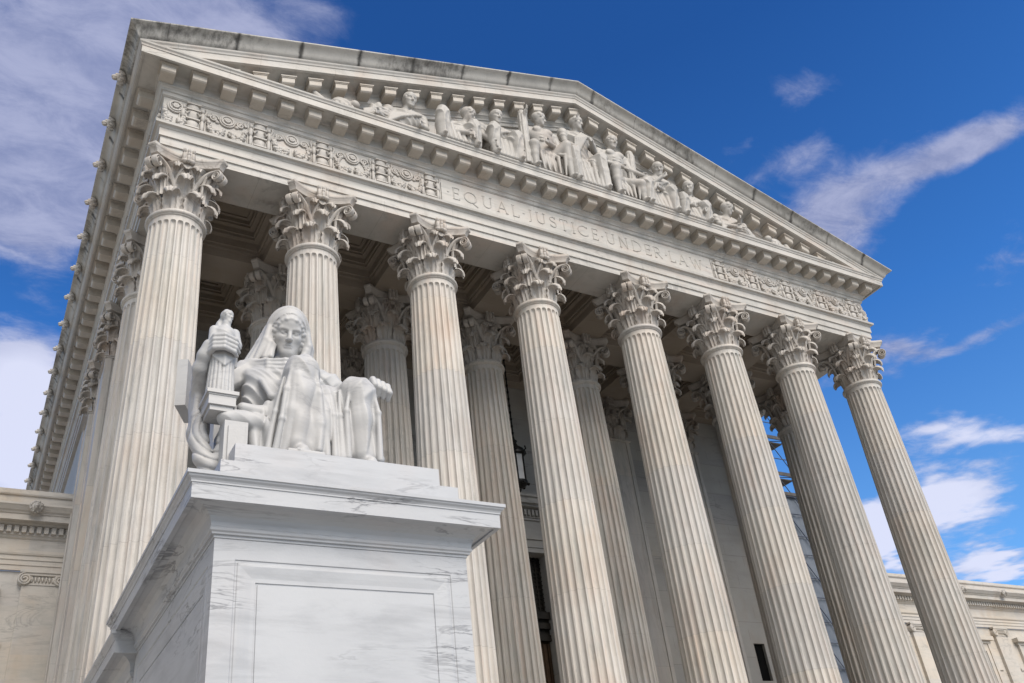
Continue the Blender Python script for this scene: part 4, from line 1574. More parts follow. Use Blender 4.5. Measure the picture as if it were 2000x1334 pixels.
# ================================================================ pedestal
PX0, PX1 = -13.262, -10.196         # die of the pedestal, left and right
PY0 = -9.19                         # its front
ped = thing('statue_pedestal', 'white veined marble pedestal with panelled sides under the seated statue', 'pedestal', (-11.73, -7.0, 0))
PL = Vector(ped.location)
def pfin(mb, name, mat='pedestal', parent=None, smooth=None):
    mb.v = [(x - PL.x, y - PL.y, z - PL.z) for x, y, z in mb.v]
    return mb.build(name, mat, parent or ped, smooth)
def ring_sweep(mb, prof, x0, x1, y0, y1, capz=None):
    rows = [[(x0 - o, y0 - o, z), (x1 + o, y0 - o, z), (x1 + o, y1 + o, z), (x0 - o, y1 + o, z)] for o, z in prof]
    mb.grid(rows, cv=True)
    if capz:
        mb.add(rows[-1], [(0, 1, 2, 3)])
PY1 = -4.40
def panel_face(mb, p0, ux, uz, n, W_, Z0, Z1):
    """a framed, sunk panel on one face: p0 corner, ux along, uz up, n outward"""
    def pt(a_, b_, o):
        return tuple(np.array(p0) + np.array(ux) * a_ + np.array(uz) * b_ + np.array(n) * o)
    seq = [(0.0, 0.0), (0.235, 0.0), (0.245, -0.012), (0.262, -0.012), (0.272, -0.003), (0.30, 0.0), (0.37, -0.007), (0.43, -0.016), (0.475, -0.017), (0.480, -0.030), (0.496, -0.030), (0.501, -0.017)]
    rows = []
    for i_, o in seq:
        rows.append([pt(i_ * 0.98, Z0 + i_, o), pt(W_ - i_ * 0.98, Z0 + i_, o), pt(W_ - i_ * 0.98, Z1 - i_, o), pt(i_ * 0.98, Z1 - i_, o)])
    mb.grid(rows, cv=True)
    mb.add(rows[-1], [(0, 1, 2, 3)])
a = MB()
zt_ = 5.44
W_ = PX1 - PX0
D_ = PY1 - PY0
panel_face(a, (PX0, PY0, 0), (1, 0, 0), (0, 0, 1), (0, -1, 0), W_, 1.0, zt_ - 0.0)
panel_face(a, (PX0, PY1, 0), (0, -1, 0), (0, 0, 1), (-1, 0, 0), D_, 1.0, zt_ - 0.0)
panel_face(a, (PX1, PY0, 0), (0, 1, 0), (0, 0, 1), (1, 0, 0), D_, 1.0, zt_ - 0.0)
a.add([(PX1, PY1, 1.0), (PX0, PY1, 1.0), (PX0, PY1, zt_), (PX1, PY1, zt_)], [(0, 1, 2, 3)])
pfin(a, 'die')
a = MB()
ring_sweep(a, [(0.30, 0.0), (0.30, 0.45), (0.22, 0.52), (0.24, 0.62), (0.18, 0.72), (0.06, 0.80), (0.04, 1.0), (-0.05, 1.004)], PX0, PX1, PY0, PY1)
pfin(a, 'base_moulding')
a = MB()
ring_sweep(a, [(-0.05, 5.435), (0.012, 5.436), (0.015, 5.465), (0.040, 5.47), (0.043, 5.49), (0.062, 5.505), (0.068, 5.53), (0.055, 5.55), (0.058, 5.555), (0.065, 5.60), (0.085, 5.655), (0.125, 5.70), (0.19, 5.735),
               (0.285, 5.748), (0.287, 5.728), (0.345, 5.727), (0.347, 5.905), (0.358, 5.908), (0.358, 5.925), (0.368, 5.945), (0.390, 5.965), (0.398, 5.985), (0.412, 5.988), (0.414, 6.03), (0.40, 6.036)], PX0, PX1, PY0, PY1, True)
pfin(a, 'cornice')
a = MB()
a.box(-13.237, -10.19, -9.125, -5.2, 6.030, 6.42)
a.box(-13.05, -10.38, -8.985, -5.5, 6.42, 6.725)
pfin(a, 'plinth')
# the lower block that carries on behind
a = MB()
DZ = -0.298
ring_sweep(a, [(0.30, 0.0), (0.30, 0.45), (0.22, 0.52), (0.24, 0.62), (0.06, 0.80), (0.0, 1.0), (0.0, 5.43 + DZ), (0.012, 5.436 + DZ), (0.015, 5.465 + DZ), (0.040, 5.47 + DZ), (0.062, 5.505 + DZ), (0.068, 5.53 + DZ), (0.055, 5.55 + DZ), (0.065, 5.60 + DZ),
               (0.085, 5.655 + DZ), (0.125, 5.70 + DZ), (0.19, 5.735 + DZ), (0.285, 5.748 + DZ), (0.287, 5.728 + DZ), (0.345, 5.727 + DZ), (0.347, 5.905 + DZ), (0.358, 5.908 + DZ), (0.358, 5.925 + DZ), (0.390, 5.965 + DZ), (0.412, 5.988 + DZ), (0.414, 6.03 + DZ), (0.40, 6.036 + DZ)],
           PX0 + 0.02, PX1 - 0.02, -4.22, -0.9, True)
a.box(PX0 + 0.06, PX1 - 0.06, PY1 + 0.004, -3.83, 0.9, 5.4)
chb = a.build('cheek_block', 'pedestal')
tag(chb, 'long low marble block running back from behind the statue pedestal to the columns', 'stone block')

# ================================================================ the seated statue
stt = thing('seated_statue', 'large white marble statue of a seated hooded woman holding a small figure', 'statue', (-11.8, -7.5, 6.725))
SLc = Vector(stt.location)
S = SDF((-13.95, -9.25, 6.40), (-10.35, -6.0, 9.95), HS)
sn = np.sin
def vfold(f1, a1, f2=0.0, a2=0.0, ph=0.0):
    def fn(x, y, z):
        return a1 * np.abs(sn(f1 * (x + 0.35 * y) + 0.9 * sn(2.2 * z + ph) + ph)) + (a2 * sn(f2 * (x - 0.3 * y) + 1.3 * sn(3.1 * z)) if a2 else 0)
    return fn
def zfold(f1, a1, ph=0.0, sx=0.6):
    def fn(x, y, z):
        return a1 * np.abs(sn(f1 * (z + sx * x + 0.2 * y) + 0.8 * sn(3 * x + ph)))
    return fn
# torso
S.ell((-11.85, -7.45, 7.78), (0.66, 0.50, 0.48), 0.1, fold=zfold(9, 0.03))
S.caps((-11.90, -7.50, 7.9), (-12.08, -7.72, 8.42), 0.40, 0.38, 0.15, fold=zfold(11, 0.028, 0.5, 0.9))
S.ell((-12.06, -7.70, 8.40), (0.56, 0.34, 0.34), 0.12, fold=zfold(13, 0.02, 0.2, 1.0))
S.ell((-12.30, -7.98, 8.32), (0.17, 0.14, 0.15), 0.10, fold=zfold(16, 0.012))
S.ell((-11.95, -7.98, 8.34), (0.17, 0.14, 0.15), 0.10)
S.caps((-12.62, -7.80, 8.50), (-12.10, -7.80, 8.62), 0.20, 0.20, 0.08, fold=zfold(17, 0.04, 1.0, 1.2))
S.caps((-11.50, -7.76, 8.50), (-12.10, -7.80, 8.62), 0.22, 0.20, 0.1, fold=zfold(15, 0.02, 2.0, -1.0))
S.caps((-12.12, -7.84, 8.55), (-12.14, -7.90, 8.92), 0.155, 0.145, 0.08)
# mantle bands across the chest and off the right shoulder
for i in range(4):
    o_ = 0.055 * i
    S.chain([(-12.78, -7.95 - 0.01 * i, 8.52 - o_), (-12.50, -8.10, 8.535 - o_ * 0.9), (-12.20, -8.12, 8.56 - o_ * 0.7), (-11.95, -8.05, 8.62 - o_ * 0.5)], [0.045, 0.04, 0.04, 0.035], 0.025)
for i in range(4):
    S.chain([(-12.72 + 0.05 * i, -8.08, 8.30 - 0.09 * i), (-12.50 + 0.02 * i, -8.22, 8.05 - 0.10 * i), (-12.25, -8.38, 8.02 - 0.10 * i), (-12.18, -8.52, 8.12 - 0.08 * i)], [0.05, 0.055, 0.05, 0.04], 0.03)
S.ell((-12.36, -8.02, 8.16), (0.36, 0.30, 0.34), 0.10, fold=zfold(14, 0.04, 0.3, 1.1))
S.ell((-12.15, -8.08, 8.30), (0.30, 0.24, 0.28), 0.08, fold=zfold(16, 0.03, 0.3, 1.1))
# right leg (viewer's left): knee drawn up
lf = vfold(15, 0.03, 31, 0.01, 0.3)
S.caps((-12.02, -7.55, 7.80), (-12.15, -8.66, 8.10), 0.34, 0.235, 0.10, fold=zfold(10, 0.04, 0.0, 1.4))
S.chain([(-12.15, -8.64, 8.10), (-12.15, -8.64, 7.70), (-12.17, -8.62, 7.25), (-12.20, -8.66, 6.98)], [0.225, 0.245, 0.235, 0.20], 0.10, fold=vfold(9, 0.02, 0, 0, 0.6))
S.caps((-12.38, -8.55, 7.85), (-12.42, -8.45, 6.86), 0.07, 0.20, 0.10, fold=lf)
S.caps((-11.93, -8.52, 7.75), (-11.92, -8.52, 6.84), 0.08, 0.19, 0.10, fold=lf)
S.chain([(-12.26, -8.78, 7.9), (-12.32, -8.74, 7.4), (-12.42, -8.66, 6.85)], [0.09, 0.11, 0.12], 0.06)
S.chain([(-12.02, -8.76, 7.8), (-11.96, -8.72, 7.3), (-11.97, -8.68, 6.85)], [0.09, 0.11, 0.12], 0.06)
# left leg (viewer's right)
S.caps((-11.55, -7.55, 7.72), (-11.38, -8.66, 7.86), 0.36, 0.27, 0.10, fold=zfold(10, 0.04, 1.0, -1.2))
S.chain([(-11.38, -8.64, 7.85), (-11.36, -8.66, 7.45), (-11.33, -8.66, 6.95)], [0.265, 0.25, 0.21], 0.10, fold=vfold(14, 0.034, 0, 0, 1.9))
S.chain([(-11.15, -8.50, 7.95), (-11.10, -8.50, 7.4), (-11.07, -8.52, 6.86)], [0.13, 0.13, 0.13], 0.05)
S.chain([(-11.22, -8.62, 7.95), (-11.15, -8.62, 7.4), (-11.13, -8.62, 6.86)], [0.11, 0.11, 0.11], 0.05)
# drapery hanging between and beside the legs
S.ell((-11.76, -8.42, 7.26), (0.40, 0.37, 0.82), 0.08, fold=vfold(17, 0.02, 37, 0.008, 0.9))
S.ell((-11.60, -8.46, 7.22), (0.17, 0.33, 0.80), 0.08)
S.ell((-11.74, -8.35, 7.85), (0.40, 0.28, 0.20), 0.08, fold=zfold(14, 0.055, 0.4, 0.2))
for i in range(4):
    S.chain([(-11.98 + 0.12 * i, -8.42, 8.02 - 0.06 * i), (-11.86 + 0.08 * i, -8.62, 7.5), (-11.90 + 0.10 * i, -8.62, 6.82)], [0.09, 0.11, 0.12], 0.05)
S.ell((-12.58, -8.28, 7.05), (0.24, 0.30, 0.50), 0.06, fold=vfold(19, 0.04, 0, 0, 2.0))
S.chain([(-12.70, -8.35, 7.55), (-12.74, -8.45, 7.20), (-12.70, -8.52, 6.90)], [0.10, 0.11, 0.09], 0.05)
S.chain([(-12.55, -8.45, 7.60), (-12.52, -8.58, 7.2), (-12.48, -8.60, 6.82)], [0.11, 0.11, 0.11], 0.04)
# carve the cloth: narrow grooves that run down the skirts and slantwise over the chest
X_ = S.ax[0][:, None, None]
Y_ = S.ax[1][None, :, None]
Z_ = S.ax[2][None, None, :]
g1 = (1 - np.abs(sn(9.0 * (X_ + 0.30 * Y_) + 1.1 * sn(1.9 * Z_ + 2.0 * X_) + 0.25 * sn(5 * Z_)))) ** 1.7
g2 = (1 - np.abs(sn(19.0 * (X_ - 0.35 * Y_) - 1.4 * sn(1.7 * Z_ + 3.0 * X_)))) ** 3
m1 = np.clip((8.02 - Z_) / 0.45, 0, 1) * (1 - 0.85 * np.exp(-(((X_ + 12.18) / 0.15) ** 2)) * (Y_ < -8.6)) * (1 - 0.85 * np.exp(-(((X_ + 11.37) / 0.14) ** 2)) * (Y_ < -8.6))
g3 = (1 - np.abs(sn(15.0 * (0.75 * Z_ + 0.62 * X_ - 0.3 * Y_) + 0.9 * sn(5 * X_)))) ** 2
m3 = np.clip((Z_ - 7.75) / 0.35, 0, 1) * np.clip((-8.12 - Y_) / -0.3, 0, 1)
S.f = (S.f + (0.075 * g1 + 0.020 * g2) * m1 + 0.045 * g3 * m3).astype(np.float32)
del g1, g2, g3
for q in range(3):              # one soft pass of the rasp
    S.f = 0.5 * S.f + 0.25 * (np.roll(S.f, 1, q) + np.roll(S.f, -1, q))
# edges of the cloth drawn tight over each shin, and the pleats that fall between
for pts in ([(-12.31, -8.77, 8.14), (-12.40, -8.80, 7.70), (-12.45, -8.80, 7.25), (-12.50, -8.74, 6.84)], [(-12.02, -8.80, 8.16), (-11.955, -8.81, 7.70), (-11.93, -8.80, 7.25), (-11.96, -8.80, 6.88)],
            [(-12.40, -8.66, 7.95), (-12.50, -8.68, 7.4), (-12.58, -8.66, 6.84)], [(-11.20, -8.78, 7.98), (-11.13, -8.80, 7.55), (-11.12, -8.78, 6.86)],
            [(-11.53, -8.80, 7.92), (-11.59, -8.81, 7.5), (-11.56, -8.78, 6.84)], [(-11.92, -8.66, 7.95), (-11.84, -8.74, 7.5), (-11.84, -8.76, 6.83)],
            [(-11.78, -8.64, 7.85), (-11.74, -8.73, 7.45), (-11.73, -8.76, 6.83)], [(-11.64, -8.68, 7.86), (-11.65, -8.74, 7.45), (-11.64, -8.76, 6.83)]):
    n_ = len(pts)
    S.chain(pts, [0.015] + [0.034] * (n_ - 2) + [0.045], 0.035)
# gathered mantle: bands over the right shoulder, then swags towards the raised knee
S.ell((-12.50, -8.04, 7.96), (0.30, 0.24, 0.44), 0.14, fold=zfold(17, 0.03, 0.6, 1.3))
for i in range(4):
    S.chain([(-12.70, -7.98, 8.53 - 0.055 * i), (-12.50, -8.22, 8.46 - 0.06 * i), (-12.28, -8.31, 8.46 - 0.07 * i), (-12.06, -8.30, 8.52 - 0.08 * i)], [0.03, 0.030, 0.032, 0.028], 0.03)
for i in range(4):
    S.chain([(-12.64 + 0.08 * i, -8.10 - 0.03 * i, 8.26 - 0.02 * i), (-12.58 + 0.06 * i, -8.33, 8.02 - 0.03 * i), (-12.50 + 0.05 * i, -8.46, 7.76 - 0.02 * i), (-12.36 + 0.02 * i, -8.60, 7.66 + 0.02 * i)], [0.015, 0.042, 0.045, 0.02], 0.03)
S.caps((-12.20, -8.62, 6.86), (-12.19, -8.86, 6.80), 0.115, 0.085, 0.05)
for i in range(5):
    S.caps((-12.27 + 0.038 * i, -8.86, 6.79), (-12.275 + 0.042 * i, -8.955 + 0.012 * i, 6.765), 0.030 + (0.012 if i == 4 else 0), 0.026, 0.015)
S.box((-12.17, -8.78, 6.735), (0.24, 0.19, 0.035), 0.015, 0.01)
S.caps((-11.31, -8.62, 6.84), (-11.27, -8.84, 6.78), 0.10, 0.075, 0.05)
for i in range(5):
    S.caps((-11.33 + 0.034 * i, -8.84, 6.77), (-11.335 + 0.038 * i, -8.92 + 0.01 * i, 6.75), 0.028, 0.024, 0.015)
# right arm raised to the small figure
S.caps((-12.66, -7.86, 8.46), (-13.30, -7.98, 7.88), 0.19, 0.155, 0.08, fold=zfold(13, 0.02, 0, -1))
S.caps((-13.30, -8.00, 7.86), (-13.41, -8.36, 8.06), 0.145, 0.095, 0.05)
S.caps((-13.41, -8.36, 8.06), (-13.39, -8.47, 8.20), 0.092, 0.085, 0.05)
S.chain([(-13.39, -8.47, 8.20), (-13.35, -8.53, 8.33)], [0.095, 0.085], 0.04)
for i, (zz, ln) in enumerate(((8.405, 0.92), (8.34, 1.0), (8.275, 0.97), (8.215, 0.86))):
    S.chain([(-13.35, -8.53, 8.27 + 0.045 * (1.5 - i) * 0.9), (-13.315, -8.67, zz), (-13.20, -8.735, zz - 0.005), (-13.20 + 0.16 * ln, -8.69, zz - 0.02), (-13.20 + 0.22 * ln, -8.61, zz - 0.03)],
            [0.050, 0.037, 0.034, 0.031, 0.025], 0.010)
S.chain([(-13.36, -8.44, 8.26), (-13.32, -8.38, 8.36), (-13.20, -8.31, 8.40), (-13.10, -8.34, 8.42)], [0.06, 0.048, 0.042, 0.034], 0.02)
# sleeve and mantle falling from that elbow
S.chain([(-13.16, -7.90, 8.05), (-13.27, -7.98, 7.70), (-13.32, -8.02, 7.30), (-13.26, -8.05, 6.98)], [0.14, 0.17, 0.15, 0.07], 0.08, fold=vfold(20, 0.035, 0, 0, 1.0))
S.chain([(-13.36, -8.12, 8.0), (-13.38, -8.13, 7.5), (-13.34, -8.16, 7.1)], [0.04, 0.05, 0.035], 0.03)
def arc(x, y, z):              # folds that follow the hanging loop
    r_ = np.sqrt((x + 13.16) ** 2 + ((z - 7.25) * 0.85) ** 2)
    return 0.024 * (1 - np.abs(sn(30 * r_ + 6 * y + 0.6 * sn(5 * x)))) ** 2
S.chain([(-13.33, -8.16, 7.46), (-13.33, -8.22, 7.08), (-13.26, -8.28, 6.80), (-13.18, -8.32, 6.70), (-13.08, -8.34, 6.84), (-13.04, -8.38, 7.22)], [0.10, 0.12, 0.125, 0.12, 0.09, 0.08], 0.05, fold=arc)
S.caps((-12.12, -7.84, 8.55), (-12.14, -7.90, 8.92), 0.155, 0.145, 0.05)
# head and veil
hc = (-12.165, -7.97, 9.095)
hf = (-0.10, -0.90, -0.40)
Wh = head(S, hc, hf, 0.335, (0.04, 0.0, 1), 1.0, True, True)
for sg in (-1, 1):              # waved hair parted over the brow
    for i, p_ in enumerate(((0.06, 0.60, 0.64), (0.20, 0.60, 0.60), (0.33, 0.55, 0.52), (0.44, 0.47, 0.40), (0.52, 0.40, 0.25), (0.57, 0.33, 0.08), (0.59, 0.28, -0.12), (0.60, 0.25, -0.32), (0.60, 0.22, -0.54))):
        S.ell(Wh(sg * p_[0], p_[1] + 0.03 * (i % 2), p_[2]), np.array((0.12, 0.12, 0.10)) * 0.335, 0.012)
        S.ell(Wh(sg * p_[0] * 1.08, p_[1] - 0.14, p_[2] + 0.13), np.array((0.13, 0.13, 0.10)) * 0.335, 0.012)
Rh = frame(hf, (0.04, 0, 1))
for sg in (-1, 1):              # locks of hair inside the veil
    for i in range(4):
        S.ell(Wh(sg * (0.60 + 0.03 * (i % 2)), 0.20 - 0.02 * i, 0.10 - 0.24 * i), (0.055, 0.06, 0.052), 0.02)
# right sleeve end on the arm of the throne, scroll under the lap
S.caps((-13.06, -8.52, 7.31), (-12.70, -8.50, 7.30), 0.135, 0.135, 0.03, fold=zfold(20, 0.010))
S.chain([(-12.86, -8.45, 7.52), (-12.55, -8.42, 7.50), (-12.30, -8.30, 7.72), (-12.22, -8.25, 7.95)], [0.075, 0.09, 0.09, 0.06], 0.05)
# left arm and hand over the knee
S.caps((-11.46, -7.76, 8.48), (-10.98, -7.86, 8.06), 0.20, 0.165, 0.08, fold=zfold(13, 0.03, 0, 1.2))
S.caps((-10.98, -7.86, 8.06), (-11.03, -8.30, 8.14), 0.165, 0.11, 0.06, fold=zfold(15, 0.02, 0, 1.2))
S.caps((-11.03, -8.28, 8.14), (-11.02, -8.44, 8.15), 0.085, 0.105, 0.04)
S.ell((-11.01, -8.50, 8.16), (0.135, 0.10, 0.085), 0.04)
for i in range(4):
    x_ = -11.125 + 0.072 * i
    S.chain([(x_ + 0.01, -8.48, 8.20 - 0.018 * i), (x_ + 0.005, -8.615, 8.195 - 0.026 * i), (x_ + 0.02, -8.655, 8.085 - 0.03 * i), (x_ + 0.02, -8.58, 7.995 - 0.025 * i)], [0.05, 0.046, 0.042, 0.034], 0.010)
S.chain([(-11.12, -8.36, 8.12), (-11.19, -8.50, 8.10), (-11.15, -8.60, 8.03)], [0.05, 0.044, 0.035], 0.015)
V = SDF((0, 0, 0), (0.1, 0.1, 0.1), 0.05)
V.lo, V.h, V.ax, V.f = S.lo, S.h, S.ax, np.full_like(S.f, 0.6)
q_ = 0.335
V.ell(Wh(0, -0.20, 0.20), np.array((0.86, 1.02, 1.20)) * q_, 0.02, Rh)
V.caps(Wh(0, -0.55, -0.3), (-12.12, -7.55, 8.62), 0.25, 0.27, 0.10)
S.ell(Wh(0, 0.12, 0.56), np.array((0.58, 0.58, 0.50)) * q_, 0.04, Rh)
V.ell(Wh(0, 0.02, 0.04), np.array((0.76, 1.0, 1.04)) * q_, 0.02, Rh, mode='s')
V.ell(Wh(0, 1.10, -0.22), np.array((0.92, 0.92, 1.16)) * q_, 0.02, Rh, mode='s')
for i, (p_, e_) in enumerate((((-0.80, 0.14, 0.40), (-12.60, -8.00, 8.60)), ((-0.84, 0.02, 0.22), (-12.67, -7.93, 8.60)), ((-0.80, 0.16, 0.05), (-12.50, -8.05, 8.62)), ((-0.86, -0.2, 0.3), (-12.70, -7.84, 8.62)), ((-0.82, 0.10, -0.2), (-12.42, -8.06, 8.64)))):
    mid_ = (np.array(Wh(*p_)) + np.array(e_)) / 2 + (0.035, -0.01, 0.02)
    V.chain([Wh(*p_), mid_, e_], [0.040, 0.058, 0.045], 0.022)
for i, (p_, e_) in enumerate((((0.80, 0.14, 0.40), (-11.90, -8.02, 8.66)), ((0.86, 0.0, 0.25), (-11.83, -7.95, 8.66)), ((0.80, 0.16, -0.1), (-11.97, -8.05, 8.66)))):
    mid_ = (np.array(Wh(*p_)) + np.array(e_)) / 2 + (0.03, 0.0, 0.0)
    V.chain([Wh(*p_), mid_, e_], [0.040, 0.055, 0.05], 0.022)
V.chain([Wh(0.84 * math.sin(rad(t_)), 0.30 - 0.10 * abs(math.sin(rad(t_))), 0.10 + 1.10 * math.cos(rad(t_))) for t_ in range(-100, 101, 5)], 0.030, 0.004)
V.chain([Wh(0.88 * math.sin(rad(t_)), 0.04 - 0.10 * abs(math.sin(rad(t_))), 0.14 + 1.16 * math.cos(rad(t_))) for t_ in range(-95, 96, 5)], 0.026, 0.004)
S.f = np.minimum(S.f, V.f)
del V
me = S.mesh('body')
del S
body = link('body', me, stt, -SLc)
me.materials.append(M['statue'])

def sfin(mb, name, mat='statue', parent=None, smooth=None):
    mb.v = [(x - SLc.x, y - SLc.y, z - SLc.z) for x, y, z in mb.v]
    return mb.build(name, mat, parent or stt, smooth)
# throne
a = MB()
a.box(-12.95, -11.0, -8.15, -6.2, 6.727, 7.62)
a.box(-12.90, -10.95, -6.95, -6.15, 7.62, 8.42)
a.box(-13.12, -12.83, -8.66, -8.10, 6.425, 7.20)
a.box(-13.075, -12.875, -8.685, -8.66, 6.52, 7.12)
a.box(-12.95, -12.76, -8.52, -6.3, 7.222, 7.30)
a.box(-11.18, -11.0, -8.1, -6.3, 7.60, 7.72)
a.ball((-10.95, -8.33, 6.92), (0.08, 0.10, 0.085), 12, 8)
a.ball((-10.95, -8.33, 7.09), (0.075, 0.10, 0.08), 12, 8)
a.box(-11.08, -10.92, -8.34, -6.4, 6.727, 7.14)
sfin(a, 'throne', smooth=30)
a = MB()
mt = Matrix.Translation((-13.33, -7.1, 8.42)) @ Matrix.Rotation(rad(-24), 4, 'Z') @ Matrix.Rotation(rad(4), 4, 'X')
a.box(-0.09, 0.055, -0.30, 0.30, -0.34, 0.38, mt)
sfin(a, 'throne_wing')
# small figure in the hand with its own little pedestal
a = MB()
a.box(-13.31, -13.025, -8.64, -8.26, 7.33, 7.40)
a.box(-13.335, -13.00, -8.67, -8.24, 7.40, 7.53)
a.box(-13.345, -12.99, -8.68, -8.23, 7.53, 7.55)
a.box(-13.365, -12.97, -8.70, -8.21, 7.55, 7.60)
sfin(a, 'figurine_base')
S = SDF((-13.55, -8.95, 7.58), (-12.75, -8.0, 9.2), 0.0095)
FX, FY = -13.165, -8.46
def flute(x, y, z):
    a_ = np.arctan2(y - FY, x - FX)
    return 0.022 * (1 - np.abs(sn(a_ * 9 + 0.2 * sn(6 * z)))) ** 2
S.caps((FX, FY, 7.66), (FX, FY - 0.01, 8.25), 0.180, 0.150, 0.03, fold=flute)
S.caps((FX, FY - 0.01, 8.20), (FX + 0.01, FY - 0.02, 8.55), 0.15, 0.135, 0.05)
S.ell((FX + 0.0, FY - 0.02, 8.56), (0.155, 0.12, 0.14), 0.05, fold=zfold(40, 0.014))
S.caps((FX - 0.03, FY + 0.03, 8.82), (FX - 0.11, FY + 0.03, 8.50), 0.055, 0.085, 0.05, fold=vfold(50, 0.010))
S.chain([(FX - 0.13, FY - 0.02, 8.62), (FX - 0.15, FY - 0.06, 8.40), (FX - 0.02, FY - 0.15, 8.36)], [0.065, 0.055, 0.04], 0.03)
S.chain([(FX + 0.14, FY - 0.02, 8.62), (FX + 0.17, FY - 0.05, 8.42), (FX + 0.10, FY - 0.14, 8.30)], [0.065, 0.06, 0.045], 0.03)
for i in range(7):
    S.chain([(FX - 0.14, FY - 0.12, 8.34 - 0.03 * i), (FX + 0.0, FY - 0.175, 8.22 - 0.035 * i), (FX + 0.12, FY - 0.13, 8.40 - 0.04 * i)], 0.014, 0.02)
S.caps((FX + 0.16, FY - 0.03, 8.50), (FX + 0.165, FY - 0.03, 8.10), 0.05, 0.03, 0.03, fold=vfold(60, 0.01))
S.caps((FX + 0.01, FY - 0.02, 8.60), (FX + 0.02, FY - 0.05, 8.74), 0.06, 0.055, 0.03)
head(S, (FX + 0.02, FY - 0.05, 8.85), (0.62, -0.74, -0.12), 0.105)
me = S.mesh('figurine')
me.materials.append(M['statue'])
link('figurine', me, stt, -SLc)
del S

